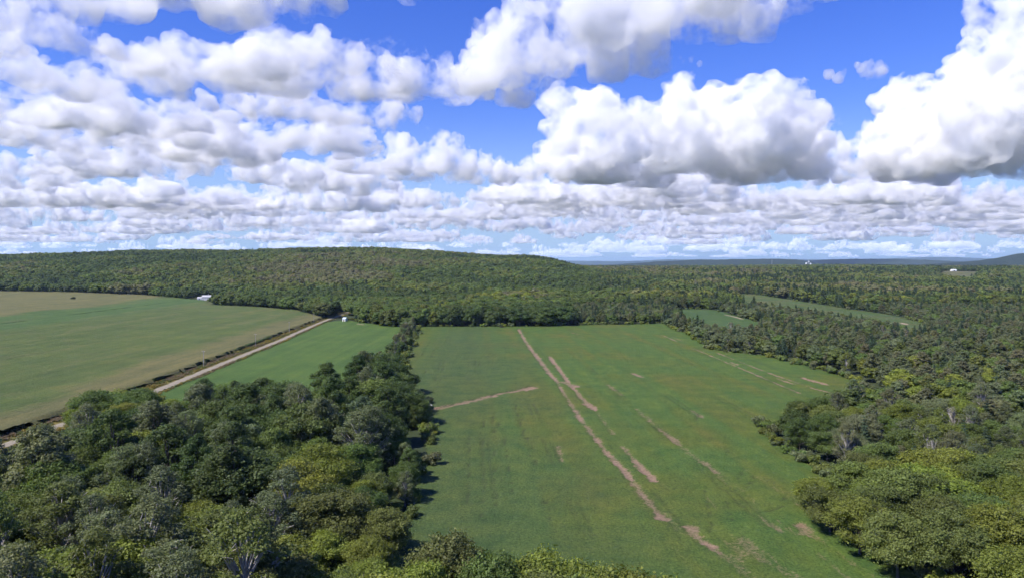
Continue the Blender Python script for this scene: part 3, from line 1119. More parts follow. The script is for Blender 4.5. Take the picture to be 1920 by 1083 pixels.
# the rest of the woods, and the forest over ridge and plain, is one mass
FP, FK, FS, FR, FT = [], [], [], [], []
protos, pindex = [], {}
def proto(key, lod):
    if (key, lod) not in pindex:
        pindex[(key, lod)] = len(protos)
        o = bpy.data.objects.new('tree_build', KINDS[key][lod + '_i'])
        protos.append(o)
    return pindex[(key, lod)]
for q, z_ in zip(REST, hgt(np.array([q['x'] for q in REST]), np.array([q['y'] for q in REST]))):
    K = KINDS[q['key']]
    FP.append((q['x'], q['y'], z_))
    FK.append(proto(q['key'], 'hi' if q['d'] < 300 else 'mid'))
    s = q['h'] / K['H']
    wd = s * rt.uniform(1.05, 1.6)
    FS.append((wd, wd, s))
    FR.append(rt.uniform(0, 6.283))
    FT.append(tint(q['c']))
for X, Y, lod in ((RX, RY, 'low'), (VX, VY, 'low')):
    Z = hgt(X, Y)
    cl = fbm(np.stack([X / 130., Y / 130.], 1), 3, 7)
    cl2 = fbm(np.stack([X / 500., Y / 500.], 1), 2, 8)
    far = lod == 'low'
    for i in range(len(X)):
        u = rt.uniform()
        x, y = X[i], Y[i]
        right = x > .12 * y
        if u < ((.05 if y < 1950 else .30) if not right else .22 + .25 * (cl2[i] > .2)):
            key, c, h = 'spruce' + str(rt.integers(2)), 'blue green', rt.uniform(13, 20)
        elif right and u < .5:
            key, c, h = 'feather' + str(rt.integers(2)), ('grey green' if rt.uniform() < .7 else 'olive'), rt.uniform(12, 16)
        else:
            w = .9 * cl[i] + .9 * cl2[i] + rt.normal(0, .26)
            c = 'deep green' if w < -.35 else 'mid green' if w < .2 else 'olive' if w < .5 else ('yellow green' if y < 1050 else 'olive') if w < .8 else 'brownish grey'
            key, h = ('round' if rt.uniform() < .75 else 'tall') + str(rt.integers(3)), rt.uniform(11, 19) * (1 + .18 * cl[i])
        K = KINDS[key]
        s = h / K['H']
        wd = s * (1.25 if y < 2550 else 1.7) * rt.uniform(.8, 1.3)
        FP.append((x, y, Z[i] - .5))
        FK.append(proto(key, 'mid' if y < 1000 else 'low'))
        FS.append((wd, wd, s))
        FR.append(rt.uniform(0, 6.283))
        FT.append(tint(c) * (1.06, 1.02, .9))
# undergrowth: shrubs along the edges of the woods and on rough ground
def shrubs_along(P, n, seed, out=2.0):
    r = np.random.default_rng(seed)
    Pc = np.vstack([P, P[:1]])
    seg = np.hypot(*(Pc[1:] - Pc[:-1]).T)
    for k in range(n):
        i = r.choice(len(seg), p=seg / seg.sum())
        p = Pc[i] + (Pc[i + 1] - Pc[i]) * r.uniform()
        p = p + r.normal(0, out, 2)
        if p[1] > 1300 or p[1] < 80 or abs(p[0]) > .85 * p[1] + 40:
            continue
        if road_s(p[0], p[1]) > -16 and p[1] < 720:
            continue
        key = 'shrub' + str(r.integers(2))
        FP.append((p[0], p[1], float(hgt(p[0], p[1]))))
        FK.append(proto(key, 'hi' if p[1] < 330 else 'mid'))
        s = r.uniform(.5, 1.15)
        FS.append((s * 1.1, s * 1.1, s))
        FR.append(r.uniform(0, 6.283))
        FT.append(tint(['mid green', 'olive', 'yellow green', 'grey green'][r.integers(4)]))
shrubs_along(MAIN, 420, 1)
shrubs_along(MID, 120, 2)
shrubs_along(MEADOW, 60, 3)
shrubs_along(LONG, 90, 4)
def stuff_points(name, FP, FK, FS, FR, FT, protos, label):
    m = bpy.data.meshes.new(name)
    n = len(FP)
    m.vertices.add(n)
    m.vertices.foreach_set('co', np.asarray(FP, np.float32).ravel())
    m.attributes.new('kind', 'INT', 'POINT').data.foreach_set('value', np.asarray(FK, np.int32))
    m.attributes.new('scl', 'FLOAT_VECTOR', 'POINT').data.foreach_set('vector', np.asarray(FS, np.float32).ravel())
    rot = np.zeros((n, 3), np.float32)
    rot[:, 2] = FR
    m.attributes.new('rot', 'FLOAT_VECTOR', 'POINT').data.foreach_set('vector', rot.ravel())
    c4 = np.ones((n, 4), np.float32)
    if FT is not None:
        c4[:, :3] = FT
    m.attributes.new('tint', 'FLOAT_COLOR', 'POINT').data.foreach_set('color', c4.ravel())
    o = bpy.data.objects.new(name, m)
    col.objects.link(o)
    ng = bpy.data.node_groups.new(name, 'GeometryNodeTree')
    ng.interface.new_socket('Geometry', in_out='INPUT', socket_type='NodeSocketGeometry')
    ng.interface.new_socket('Geometry', in_out='OUTPUT', socket_type='NodeSocketGeometry')
    gi = ng.nodes.new('NodeGroupInput')
    go = ng.nodes.new('NodeGroupOutput')
    jn = ng.nodes.new('GeometryNodeJoinGeometry')
    def na(nm, ty):
        a = ng.nodes.new('GeometryNodeInputNamedAttribute')
        a.data_type = ty
        a.inputs[0].default_value = nm
        return a.outputs[0]
    kd, sl, ro = na('kind', 'INT'), na('scl', 'FLOAT_VECTOR'), na('rot', 'FLOAT_VECTOR')
    for k, p in enumerate(protos):
        cmp_ = ng.nodes.new('FunctionNodeCompare')
        cmp_.data_type = 'INT'
        cmp_.operation = 'EQUAL'
        ng.links.new(kd, cmp_.inputs[2])
        cmp_.inputs[3].default_value = k
        oi = ng.nodes.new('GeometryNodeObjectInfo')
        oi.inputs[0].default_value = p
        oi.inputs['As Instance'].default_value = True
        ip = ng.nodes.new('GeometryNodeInstanceOnPoints')
        ng.links.new(gi.outputs[0], ip.inputs['Points'])
        ng.links.new(cmp_.outputs[0], ip.inputs['Selection'])
        ng.links.new(oi.outputs['Geometry'], ip.inputs['Instance'])
        ng.links.new(ro, ip.inputs['Rotation'])
        ng.links.new(sl, ip.inputs['Scale'])
        ng.links.new(ip.outputs[0], jn.inputs[0])
    ng.links.new(jn.outputs[0], go.inputs[0])
    o.modifiers.new('scatter', 'NODES').node_group = ng
    tag(o, label, kind='stuff')
    return o
stuff_points('forest', FP, FK, FS, FR, FT, protos, 'mixed forest covering the ridge and the plain beyond the fields')
print('forest', len(FP), time.time() - T0)
# ------------------------------------------------------------------ clouds: heaps of billows filled with droplets (a real volume)
def worley(p, cell):
    q = p / cell
    b = np.floor(q).astype(np.int64)
    best = np.full(len(p), 9.0)
    for dx in (-1, 0, 1):
        for dy in (-1, 0, 1):
            for dz in (-1, 0, 1):
                c = b + (dx, dy, dz)
                r_ = np.stack([_h(c[:, 0], c[:, 1], c[:, 2], k) for k in (1, 2, 3)], 1)
                best = np.minimum(best, ((c + r_ - q) ** 2).sum(1))
    return np.sqrt(best)

CLOUD = bpy.data.materials.new('cloud')
CLOUD.use_nodes = True
t = CLOUD.node_tree
t.nodes.clear()
om = t.nodes.new('ShaderNodeOutputMaterial')
pv = t.nodes.new('ShaderNodeVolumePrincipled')
pv.inputs['Color'].default_value = (1, 1, 1, 1)
pv.inputs['Density'].default_value = CLOUD_DENSITY
pv.inputs['Anisotropy'].default_value = .1
t.links.new(pv.outputs[0], om.inputs['Volume'])
cn = t.nodes.new('ShaderNodeTexNoise')
cn.inputs['Scale'].default_value = 1 / 360.0
cn.inputs['Detail'].default_value = 5.0
cn.inputs['Roughness'].default_value = .66
t.links.new(objpos(t), cn.inputs['Vector'])
cmr = t.nodes.new('ShaderNodeMapRange')
cmr.inputs[1].default_value = .455
cmr.inputs[2].default_value = .65
cmr.inputs[3].default_value = 0.0
cmr.inputs[4].default_value = CLOUD_DENSITY
t.links.new(cn.outputs[0], cmr.inputs[0])
t.links.new(cmr.outputs[0], pv.inputs['Density'])
cy.volume_step_rate = .22

def cloud_mesh(seed, ax, ay, h, n1, vox=.022, ragged=.0):
    """a cumulus of unit half width: flat base at z = 0, billows on billows above; ax, ay, h shape the heap"""
    r = np.random.default_rng(seed)
    S = []
    for i in range(n1):
        a = r.uniform(0, 6.283)
        q = math.sqrt(r.uniform(0, 1)) * .8
        k = (1 - .65 * q) * r.uniform(.6, 1.1)
        S.append((math.cos(a) * q * ax, math.sin(a) * q * ay, k * h * r.uniform(.15, .55), k * h * .42 + .05))
    out = [s + (1,) for s in S]
    lev = S
    for n, ratio in ((9, .52), (8, .46), (5, .45)):
        nx_ = []
        for (x, y, z, q) in lev:
            for k in range(n):
                d = r.normal(size=3)
                d /= np.linalg.norm(d)
                if d[2] < -.2:
                    d[2] *= -1
                nx_.append((x + d[0] * q * .95, y + d[1] * q * .95, z + d[2] * q * .95, q * ratio * r.uniform(.55, 1.25)))
        out += [s + (2,) for s in nx_]
        lev = [s for s in nx_ if s[3] > vox * 1.3]
    out = np.array([s for s in out if s[3] > vox * .8])
    iv, fc = ICO1
    V = (iv[None] * out[:, 3][:, None, None] + out[:, None, :3]).reshape(-1, 3)
    Fc = (fc[None] + (np.arange(len(out)) * len(iv))[:, None, None]).reshape(-1, 3)
    m = fast_mesh('tmp', V, Fc)
    o = bpy.data.objects.new('tmp', m)
    col.objects.link(o)
    md = o.modifiers.new('r', 'REMESH')
    md.mode = 'VOXEL'
    md.voxel_size = vox
    me = bpy.data.meshes.new_from_object(o.evaluated_get(bpy.context.evaluated_depsgraph_get()))
    bpy.data.objects.remove(o)
    n = len(me.vertices)
    v = np.empty(n * 3)
    me.vertices.foreach_get('co', v)
    v = v.reshape(-1, 3)
    nn = np.empty(n * 3)
    me.vertices.foreach_get('normal', nn)
    nn = nn.reshape(-1, 3)
    d = (.5 - worley(v, .16)) * .070 + (.5 - worley(v + 7.7, .07)) * .030 + fbm(v * 3.0, 3, seed) * .05
    d = d * np.clip(v[:, 2] / (h * .2), .25, 1)
    v = v + nn * d[:, None]
    z = v[:, 2]
    v[:, 2] = np.where(z < 0, z * .10, z) + .03 * fbm(v[:, :2] * 4, 3, seed + 4) * (z < .05)
    # remesh once more so that no fold of the skin cuts through another
    me.vertices.foreach_set('co', v.ravel())
    me.update()
    o = bpy.data.objects.new('tmp', me)
    col.objects.link(o)
    md = o.modifiers.new('r', 'REMESH')
    md.mode = 'VOXEL'
    md.voxel_size = vox * .85
    me = bpy.data.meshes.new_from_object(o.evaluated_get(bpy.context.evaluated_depsgraph_get()))
    bpy.data.objects.remove(o)
    v = np.empty(len(me.vertices) * 3)
    me.vertices.foreach_get('co', v)
    v = v.reshape(-1, 3)
    lo, hi = v.min(0), v.max(0)
    v[:, :2] = (v[:, :2] - (lo + hi)[:2] / 2) / ((hi - lo)[:2] / 2)
    v[:, 2] = (v[:, 2] - np.percentile(v[:, 2], 4)) / (hi[2] - np.percentile(v[:, 2], 4))
    me.vertices.foreach_set('co', v.ravel())
    me.update()
    me.polygons.foreach_set('use_smooth', np.ones(len(me.polygons), bool))
    me.materials.clear()
    me.materials.append(CLOUD)
    me.name = 'cloud'
    return me
CM = {
    'tower': cloud_mesh(3, 1.0, .9, 1.0, 12), 'peak': cloud_mesh(14, .9, .8, 1.3, 11), 'heap': cloud_mesh(5, 1.1, .9, .7, 14),
    'heap2': cloud_mesh(6, 1.2, .8, .6, 15), 'flat': cloud_mesh(7, 1.3, 1.0, .42, 20, .026), 'puff': cloud_mesh(8, .8, .7, .7, 8, .03),
    'scrap': cloud_mesh(9, 1.0, .5, .35, 9, .03), 'low': cloud_mesh(10, 1.3, .7, .34, 14, .03),
}
print('cloud builds', time.time() - T0, sum(len(m.polygons) for m in CM.values()))
CB = 1300.0
def cloud_at(px, base, w, h, dep=.8):
    """place, width and height of a cloud whose base reaches down to the row base"""
    far = (CB - HC) / ((YH - base) / F)
    d = far / (1 + dep * w / (2 * F))
    return (px - 960) / F * d, d, w / F * d, max(80.0, HC + (YH - base + h) / F * d - CB)
HERO = [  # picture x, base row, width, height, build, mirrored, depth, label
    (1290, 360, 580, 215, 'tower', 0, .8, 'great white cumulus heap with flat grey base over the plain'),
    (1080, 352, 260, 105, 'heap', 1, .8, 'grey white shoulder cloud joined to the great cumulus heap'),
    (1440, 352, 280, 120, 'heap2', 1, .8, 'lower right flank cloud of the great cumulus heap'),
    (1800, 352, 400, 290, 'peak', 0, .8, 'towering white cumulus at the right edge of the sky'),
    (1920, 335, 360, 370, 'peak', 1, .9, 'tall grey white cloud cut off by the right picture edge'),
    (1665, 350, 220, 150, 'heap', 0, .9, 'bright lower front of the right hand tower cloud'),
    (960, 212, 250, 225, 'peak', 0, 1.0, 'bright left end of the long cloud across the top centre'),
    (1110, 172, 320, 260, 'tower', 1, 1.0, 'thick grey bellied middle of the long top centre cloud'),
    (1270, 118, 440, 280, 'heap', 0, .9, 'grey underside of the long cloud right of top centre'),
    (1480, 58, 400, 240, 'heap2', 0, .9, 'thin ragged far end of the long top cloud'),
    (1600, 165, 120, 52, 'scrap', 0, .9, 'small lone cloud shred in the open blue'),
    (1280, 138, 70, 34, 'scrap', 1, .9, 'tiny shred below the long top cloud'),
    (600, 208, 340, 150, 'tower', 1, .9, 'round topped white cloud left of top centre'),
    (780, 212, 260, 125, 'heap', 1, .9, 'white cloud bridging to the top centre cloud'),
    (370, 215, 360, 140, 'heap2', 1, .9, 'broad white cloud bank in the upper left sky'),
    (210, 270, 360, 130, 'heap', 0, .9, 'grey white bank below the upper left blue gap'),
    (440, 242, 200, 64, 'low', 0, .9, 'small rounded cloud with grey belly in the left bank'),
    (640, 304, 170, 100, 'peak', 1, .9, 'bright slanting cumulus turret left of the centre'),
    (540, 292, 170, 70, 'puff', 0, .9, 'soft grey cloud beside the slanting turret'),
    (810, 346, 190, 106, 'tower', 0, .9, 'white cumulus above the middle of the wooded ridge'),
    (905, 352, 150, 72, 'heap', 1, .9, 'soft flank of the cumulus above the ridge'),
    (150, 338, 190, 84, 'peak', 1, .9, 'bright domed cloud low in the left bank'),
    (50, 262, 260, 90, 'heap2', 0, .9, 'grey white cloud at the left picture edge'),
    (340, 336, 430, 105, 'flat', 0, .8, 'wide dark bellied cloud bank on the left'),
    (120, 388, 230, 50, 'low', 1, .8, 'flat cream topped cloud low on the left'),
    (520, 352, 210, 64, 'heap2', 1, .8, 'pale cloud between the left bank and the ridge'),
    (250, 92, 560, 330, 'heap', 1, .9, 'large grey cloud underside at the top left'),
    (30, 140, 330, 150, 'heap', 1, .9, 'white cloud in the top left corner'),
    (740, 26, 170, 30, 'scrap', 1, .9, 'thin cloud veil at the top edge'),
    (1450, 402, 280, 52, 'low', 0, .8, 'cream topped cloud line below the great cumulus'),
    (1730, 404, 320, 60, 'flat', 1, .8, 'cream topped cloud line below the right hand tower'),
    (1150, 400, 300, 70, 'heap2', 0, .8, 'pale cloud bank below the great cumulus shoulder'),
    (520, 250, 300, 90, 'heap', 1, .9, 'grey cloud filling the middle of the left bank'),
    (120, 300, 330, 100, 'heap2', 1, .9, 'broad grey white bank above the left field'),
    (300, 290, 300, 90, 'tower', 1, .9, 'ragged white cloud above the wide dark bank'),
    (420, 318, 260, 90, 'peak', 0, .9, 'many lobed white cloud near the slanting turret'),
    (700, 262, 190, 80, 'heap2', 0, .9, 'faint grey cloud right of the slanting turret'),
    (40, 365, 300, 80, 'flat', 0, .8, 'dark grey bank low at the left picture edge'),
    (300, 392, 330, 66, 'heap', 0, .8, 'grey and cream bank over the left end of the ridge'),
    (620, 372, 260, 74, 'tower', 1, .8, 'lumpy white cloud over the ridge left of centre'),
    (1010, 392, 240, 80, 'heap', 0, .8, 'pale lumpy bank over the right end of the ridge'),
    (1250, 385, 300, 84, 'tower', 1, .8, 'bright foot of the great cumulus near the horizon'),
    (160, 200, 230, 70, 'scrap', 0, .9, 'ragged white shred below the top left cloud'),
    (490, 66, 330, 260, 'tower', 1, .9, 'pale right end of the top left cloud'),
    (70, 205, 270, 110, 'tower', 1, .9, 'white cloud at the left edge below the blue gap'),
    (300, 165, 260, 90, 'heap', 1, .9, 'white cloud under the large grey underside'),
    (480, 180, 240, 100, 'peak', 0, .9, 'white lobed cloud between two blue gaps at upper left'),
    (700, 335, 180, 60, 'puff', 1, .9, 'soft white puff left of the ridge cumulus'),
    (230, 345, 240, 80, 'heap', 1, .9, 'grey white bank right of the bright domed cloud'),
    (910, 380, 80, 34, 'puff', 1, .8, 'small bright cloud tuft near the centre'),
    (700, 400, 260, 56, 'low', 1, .8, 'pale layered cloud over the left of the ridge'),
]
for (px, base, w, h, k, mir, dep, lab) in HERO:
    X_, Y_, W_, H_ = cloud_at(px, base, w, h, dep)
    o = bpy.data.objects.new('cloud', CM[k])
    col.objects.link(o)
    o.location = (X_, Y_, CB)
    o.scale = (W_ / 2 * (-1 if mir else 1), W_ / 2 * dep, H_)
    tag(o, lab, 'cloud', 'cumulus clouds')
rc = np.random.default_rng(15)
CP, CK, CS = [], [], []
ckeys = ['heap', 'heap2', 'flat', 'puff', 'tower']
for k in range(640):
    # rows thin out and shrink towards the horizon, with no two alike
    el = 9 + 100 * rc.uniform() ** 1.45
    big = rc.uniform(.45, 1.0) if rc.uniform() < .7 else rc.uniform(1.0, 2.2)
    ww = (28 + .95 * el) * big
    hh = (4 + .44 * el) * rc.uniform(.5, 1.5) * (.7 + .3 * big)
    X_, Y_, W_, H_ = cloud_at(rc.uniform(-380, 2300), YH - el, ww, hh)
    CP.append((X_, Y_, CB + rc.uniform(-60, 60)))
    CK.append(int(rc.integers(len(ckeys))))
    CS.append((W_ / 2 * (-1 if rc.uniform() < .5 else 1), W_ / 2 * rc.uniform(.4, .8), H_))
cp = [bpy.data.objects.new('cloud_build', CM[k]) for k in ckeys]
stuff_points('clouds', CP, CK, CS, np.zeros(len(CP)), None, cp, 'rows of distant cumulus receding to the horizon')
print('clouds', len(CP), time.time() - T0)

# ------------------------------------------------------------------ haze
o = boxes('haze', [(-49000, 49000, -3500, 49000, -14.0, 330.0)], None)
HZ = bpy.data.materials.new('haze')
HZ.use_nodes = True
t = HZ.node_tree
t.nodes.clear()
om = t.nodes.new('ShaderNodeOutputMaterial')
pv = t.nodes.new('ShaderNodeVolumePrincipled')
pv.inputs['Color'].default_value = (.55, .76, 1, 1)
pv.inputs['Density'].default_value = HAZE_DENSITY
pv.inputs['Anisotropy'].default_value = .0
t.links.new(pv.outputs[0], om.inputs['Volume'])
o.data.materials.append(HZ)
tag(o, 'pale summer haze over the whole valley', kind='stuff')
#@@MORE
# ------------------------------------------------------------------ buildings, poles and small things
WHITE = plain('white_siding', (.80, .80, .78), .7, .05, .8)
ROOFG = plain('grey_shingles', (.16, .155, .15), .9, .2, 2.0)
METAL = plain('pale_blue_metal', (.55, .64, .72), .4, .06, 1.0)
GALV = plain('galvanised_steel', (.62, .63, .64), .45, .1, .4, .0)
GLASS = plain('dark_glass', (.03, .04, .05), .15, .1, 1.0)
WOOD = plain('weathered_wood', (.30, .265, .22), .9, .25, 2.0)
STONE = plain('pale_stone', (.52, .49, .44), .9, .2, 2.0)
BRUSH = plain('dead_brush', (.055, .045, .035), .95, .3, 2.0)
DOORM = plain('dark_door', (.10, .08, .07), .8, .15, 2.0)

def gable(name, w, d, hw, hr, parent, wall, roof, over=.4, x0=0.0, y0=0.0):
    """walls with gable ends (ridge along x) and a roof of two real slabs"""
    a, b = w / 2, d / 2
    V = [(-a, -b, 0), (a, -b, 0), (a, b, 0), (-a, b, 0), (-a, -b, hw), (a, -b, hw), (a, b, hw), (-a, b, hw), (-a, 0, hw + hr), (a, 0, hw + hr)]
    V = [(x + x0, y + y0, z) for x, y, z in V]
    Q = [(0, 1, 5, 4), (2, 3, 7, 6), (1, 2, 6, 9, 5), (3, 0, 4, 8, 7)]
    mesh_obj('wall', V, Q, wall, parent)
    k = hr / b
    th = .18
    R = []
    Fq = []
    for s in (-1, 1):
        i = len(R)
        ye, ze = s * (b + over), hw - k * over + .05
        R += [(-a - over, ye, ze), (a + over, ye, ze), (a + over, 0, hw + hr + .05), (-a - over, 0, hw + hr + .05)]
        R += [(x, y, z + th) for x, y, z in R[i:i + 4]]
        Fq += [(i + 4, i + 5, i + 6, i + 7), (i + 3, i + 2, i + 1, i), (i, i + 1, i + 5, i + 4), (i + 1, i + 2, i + 6, i + 5), (i + 3, i, i + 4, i + 7)]
    R = [(x + x0, y + y0, z) for x, y, z in R]
    return mesh_obj('roof', R, Fq, roof, parent)

def window(parent, x, y, z, w=1.0, h=1.2):
    f = boxes('window', [(x - w / 2 - .1, x + w / 2 + .1, y - .06, y - .003, z - .1, z + h + .1)], WHITE, parent)
    boxes('pane', [(x - w / 2, x + w / 2, y - .075, y - .063, z, z + h)], GLASS, f)

# white farmhouse at the edge of the corn
hx_, hy_ = pix(388, 564.5)
hz_ = float(hgt(hx_, hy_)) + .2
h = empty('farmhouse', (hx_, hy_, hz_), .15)
ROOFP = plain('pale_grey_shingles', (.45, .45, .45), .85, .12, 2.0)
rf = gable('main', 13, 9, 5.0, 2.4, h, WHITE, ROOFP)
boxes('chimney', [(2.2, 3.0, -.4, .4, 6.5, 9.4)], STONE, rf)
gable('wing', 7, 7, 3.2, 1.8, h, WHITE, ROOFP, .35, -9.6, -1.0)
for x in (-4.4, -1.4, 1.4, 4.4):
    window(h, x, -4.5, 3.1)
    if x != 1.4:
        window(h, x, -4.5, .8)
boxes('door', [(.9, 1.9, -4.57, -4.503, .1, 2.2)], DOORM, h)
window(h, -9.6, -4.5, .9, 1.4, 1.2)
tag(h, 'white farmhouse with pale roof where corn meets the ridge wood', 'house')
# little white shed by the road's far end
sx_, sy_ = pix(647, 602)
h = empty('shed', (sx_, sy_, float(hgt(sx_, sy_)) + .1), -.35)
gable('shed', 3.4, 4.4, 2.6, 1.3, h, WHITE, METAL, .3)
boxes('door', [(-.6, .6, -2.27, -2.203, .05, 2.1)], DOORM, h)
tag(h, 'little white shed with pale blue roof near the road end', 'shed')
# long white barn far out on the plain
bx_, by_ = BARN
h = empty('barn', (bx_, by_, float(hgt(bx_, by_)) + .3), .1)
gable('barn', 15, 9, 3.4, 2.4, h, WHITE, plain('white_metal', (.78, .79, .80), .5, .04, .5), .4)
boxes('door', [(-1.8, 1.8, -4.57, -4.503, .05, 3.0)], DOORM, h)
tag(h, 'white barn alone on the plain at the right', 'barn')

def lathe(profile, n=20):
    V, Q = [], []
    for (r_, z) in profile:
        for k in range(n):
            V.append((r_ * math.cos(6.28318 * k / n), r_ * math.sin(6.28318 * k / n), z))
    for i in range(len(profile) - 1):
        for k in range(n):
            Q.append((i * n + k, i * n + (k + 1) % n, (i + 1) * n + (k + 1) % n, (i + 1) * n + k))
    return V, Q
FX, FY = 1760.0, 4180.0
fz = float(hgt(FX, FY))
def silo(x, y, r_, hgt_, label):
    o = empty('grain_silo', (FX + x, FY + y, fz))
    V, Q = lathe([(r_, 0), (r_, hgt_)])
    mesh_obj('wall', V, Q, plain('silo_steel', (.74, .75, .76), .5, .06, .3), o, True)
    V, Q = lathe([(r_ + .25, hgt_ - .1), (r_ * .92, hgt_ + r_ * .25), (r_ * .6, hgt_ + r_ * .52), (.3, hgt_ + r_ * .66), (.02, hgt_ + r_ * .7)])
    mesh_obj('roof', V, Q, GALV, o, True)
    for z in np.arange(2.5, hgt_ - 1, 3.0):
        V, Q = lathe([(r_ + .02, z - .15), (r_ + .14, z), (r_ + .02, z + .15)])
        mesh_obj('hoop', V, Q, GALV, o)
    tag(o, label, 'silo', 'grain silos')
silo(-15, 0, 5.0, 27, 'taller white grain silo far off at the horizon')
silo(13, 6, 5.2, 24, 'white grain silo right of the grey elevator tower')
o = empty('elevator_tower', (FX, FY + 2, fz))
for x in (-1.6, 1.6):
    for y in (-1.6, 1.6):
        boxes('leg', [(x - .25, x + .25, y - .25, y + .25, 0, 33)], GALV, o)
boxes('head_house', [(-3, 3, -3, 3, 33.003, 38)], GALV, o)
mesh_obj('roof', [(-3.4, -3.4, 38.003), (3.4, -3.4, 38.003), (3.4, 3.4, 38.003), (-3.4, 3.4, 38.003), (0, 0, 41.5)], [(0, 1, 4), (1, 2, 4), (2, 3, 4), (3, 0, 4), (3, 2, 1, 0)], GALV, o)
for z in range(4, 33, 5):
    boxes('brace', [(-1.9, 1.9, -1.95, -1.853, z, z + .3), (-1.9, 1.9, 1.853, 1.95, z, z + .3)], GALV, o)
for s in (-1, 1):
    V, Q = tube([(s * 2.5, 0, 34), (s * 12, 1, 27.5)], [.5, .5], 8)
    mesh_obj('spout', V, Q, GALV, o)
tag(o, 'grey grain elevator tower between the two silos', 'tower')
# lattice mast beyond the silos
mx_, my_ = (1447 - 960) / F * 6400, 6400.0
mz_ = float(hgt(mx_, my_))
o = empty('radio_mast', (mx_, my_, mz_))
MAST = plain('mast_steel', (.55, .52, .52), .6, .1, .1)
cs = [(2.6 * math.cos(a), 2.6 * math.sin(a)) for a in (0, 2.094, 4.188)]
for (x, y) in cs:
    V, Q = tube([(x, y, 0), (x * .5, y * .5, 88)], [.45, .3], 5)
    mesh_obj('leg', V, Q, MAST, o)
for i in range(11):
    f0, f1 = 1 - .5 * i / 11, 1 - .5 * (i + 1) / 11
    for k in range(3):
        a, b_ = cs[k], cs[(k + 1) % 3]
        V, Q = tube([(a[0] * f0, a[1] * f0, i * 8), (b_[0] * f1, b_[1] * f1, i * 8 + 8)], [.2, .2], 4)
        mesh_obj('brace', V, Q, MAST, o)
tag(o, 'thin lattice radio mast on the skyline left of the silos', 'mast')

# utility poles along the verge
POLEW = plain('pole_wood', (.36, .33, .29), .9, .15, 1.0)
for i, (yy, lab) in enumerate([(404, 'nearest utility pole between corn and gravel road'), (501, 'second utility pole along the gravel road'), (600, 'third utility pole along the gravel road'), (704, 'farthest utility pole by the road where the wood begins')]):
    xx = np.interp(yy, ROAD[:, 1], ROAD[:, 0]) - 6.4
    o = empty('utility_pole', (xx, yy, 0.05), -.05)
    V, Q = tube([(0, 0, -.4), (0, 0, 5), (0, 0, 9.6)], [.19, .17, .13], 8)
    mesh_obj('post', V, Q, POLEW, o, True)
    boxes('crossarm', [(-.9, .9, -.19, -.08, 8.9, 9.06)], POLEW, o)
    for x in (-.75, .75):
        V, Q = lathe([(.05, 9.063), (.09, 9.14), (.06, 9.2), (.09, 9.26), (.02, 9.33)], 8)
        mesh_obj('insulator', [(a + x, b_ - .135, c_) for a, b_, c_ in V], Q, GALV, o)
    tag(o, lab, 'utility pole', 'poles along the gravel road')

# lone bush, brush heap, stones
x, y = pix(137, 565)
o = empty('bush', (x, y, 2.0))
K = KINDS['shrub0']
for nm, m in (('trunk', K['trunk']), ('crown', K['hi'])):
    c_ = bpy.data.objects.new(nm, m)
    col.objects.link(c_)
    c_.parent = o
    if nm == 'crown':
        c_.color = (.04, .06, .03, 1)
o.scale = (1.5, 1.5, 1.5)
tag(o, 'lone dark bush standing out in the far corn field', 'bush')
x, y = pix(942, 614)
r = np.random.default_rng(8)
V, Q = [], []
for k in range(90):
    a = r.uniform(0, 6.283)
    p = np.array([r.normal(0, 1.5), r.normal(0, .7), 0])
    zt = max(.2, 1.9 - .5 * abs(p[0]))
    p[2] = r.uniform(0, zt)
    d_ = np.array([math.cos(a), math.sin(a), r.uniform(-.2, .5)]) * r.uniform(.6, 1.4)
    v, q_ = tube([p - d_, p + d_], [.10, .04], 4)
    q_ = [tuple(i + len(V) for i in f) for f in q_]
    V += v
    Q += q_
o = mesh_obj('brush_heap', V, Q, BRUSH)
o.location = (x, y, .2)
tag(o, 'low dark brush heap at the far edge of the bean field', 'brush heap')
x, y = pix(799, 764)
o = empty('stone_pile', (x, y, .1))
for k in range(9):
    iv, fc = ICO1
    sc_ = r.uniform(.35, .8)
    v = iv * sc_ * (1 + .25 * vnoise(iv * 1.7 + k * 5, k))[:, None]
    v[:, 2] *= .7
    p = (r.normal(0, .9), r.normal(0, 1.3), sc_ * .35 + r.uniform(0, .3))
    mesh_obj('stone', v + np.array(p), fc, STONE, o)
tag(o, 'small pale stone pile where the gully meets the wood', 'stone pile')

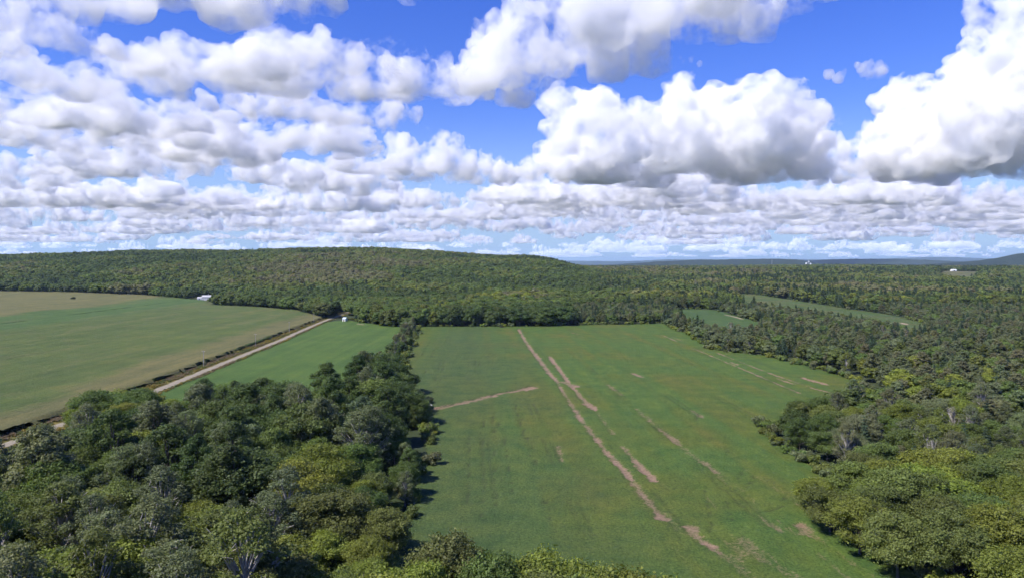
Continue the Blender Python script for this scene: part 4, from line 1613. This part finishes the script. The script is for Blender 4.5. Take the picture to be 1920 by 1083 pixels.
# corn stalks along the open edge of the crop, weeds on the verges
def blades(n, h, lean, width, seed):
    r = np.random.default_rng(seed)
    V, Q = [], []
    for k in range(n):
        a = r.uniform(0, 6.283)
        hh = h * r.uniform(.55, 1.05)
        l = lean * r.uniform(.4, 1.2)
        z0 = h * r.uniform(0, .35)
        u = np.array([math.cos(a), math.sin(a), 0])
        w = np.array([-u[1], u[0], 0]) * width
        p0, p1, p2 = np.array([0, 0, z0]), u * l * .5 + (0, 0, z0 + (hh - z0) * .8), u * l + (0, 0, z0 + (hh - z0) * .65)
        b_ = len(V)
        V += [p0 - w * .5, p0 + w * .5, p1 - w, p1 + w, p2]
        Q += [(b_, b_ + 1, b_ + 3), (b_, b_ + 3, b_ + 2), (b_ + 2, b_ + 3, b_ + 4)]
    m = fast_mesh('blades', np.array(V), np.array(Q))
    m.materials.append(LEAF_I)
    return m
cp = [bpy.data.objects.new('corn_build', blades(13, 2.5, .9, .10, k)) for k in (1, 2)]
r = np.random.default_rng(9)
P_, K_, S_, R_, T_ = [], [], [], [], []
Y0, Y1 = 190.0, 775.0
y = Y0
while y < Y1:
    for row in range(3):
        xx = np.interp(y, ROAD[:, 1], ROAD[:, 0]) - 11.3 - row * .9 + r.uniform(-.3, .3)
        q = np.array([xx, y])
        P_.append((xx, y + r.uniform(-.3, .3), .05))
        K_.append(int(r.integers(2)))
        s_ = r.uniform(.85, 1.15)
        S_.append((1.3, 1.3, s_))
        R_.append(r.uniform(0, 6.28))
        T_.append(np.array((.080, .125, .040)) * r.uniform(.8, 1.2))
    y += .75
stuff_points('corn', P_, K_, S_, R_, T_, cp, 'dark green corn stalks along the edge of the field by the road')
wp = [bpy.data.objects.new('weed_build', blades(16, .9, .5, .07, k)) for k in (3, 4)]
P_, K_, S_, R_, T_ = [], [], [], [], []
for k in range(5200):
    y = r.uniform(190, 745)
    off = r.uniform(-10.8, -3.6) if r.uniform() < .72 else r.uniform(3.4, 6.5)
    xx = np.interp(y, ROAD[:, 1], ROAD[:, 0]) + off
    g = fbm(np.array([[xx / 6, y / 14]]), 2, 12)[0]
    P_.append((xx, y, .05))
    K_.append(int(r.integers(2)))
    s_ = r.uniform(.6, 1.3)
    S_.append((s_ * 1.5, s_ * 1.5, s_))
    R_.append(r.uniform(0, 6.28))
    T_.append(np.array((.20, .16, .035) if g > .25 else (.10, .12, .035) if g > -.3 else (.17, .13, .075)) * r.uniform(.8, 1.2))
stuff_points('weeds', P_, K_, S_, R_, T_, wp, 'golden weeds and long grass on the road verges')
print('done', time.time() - T0)
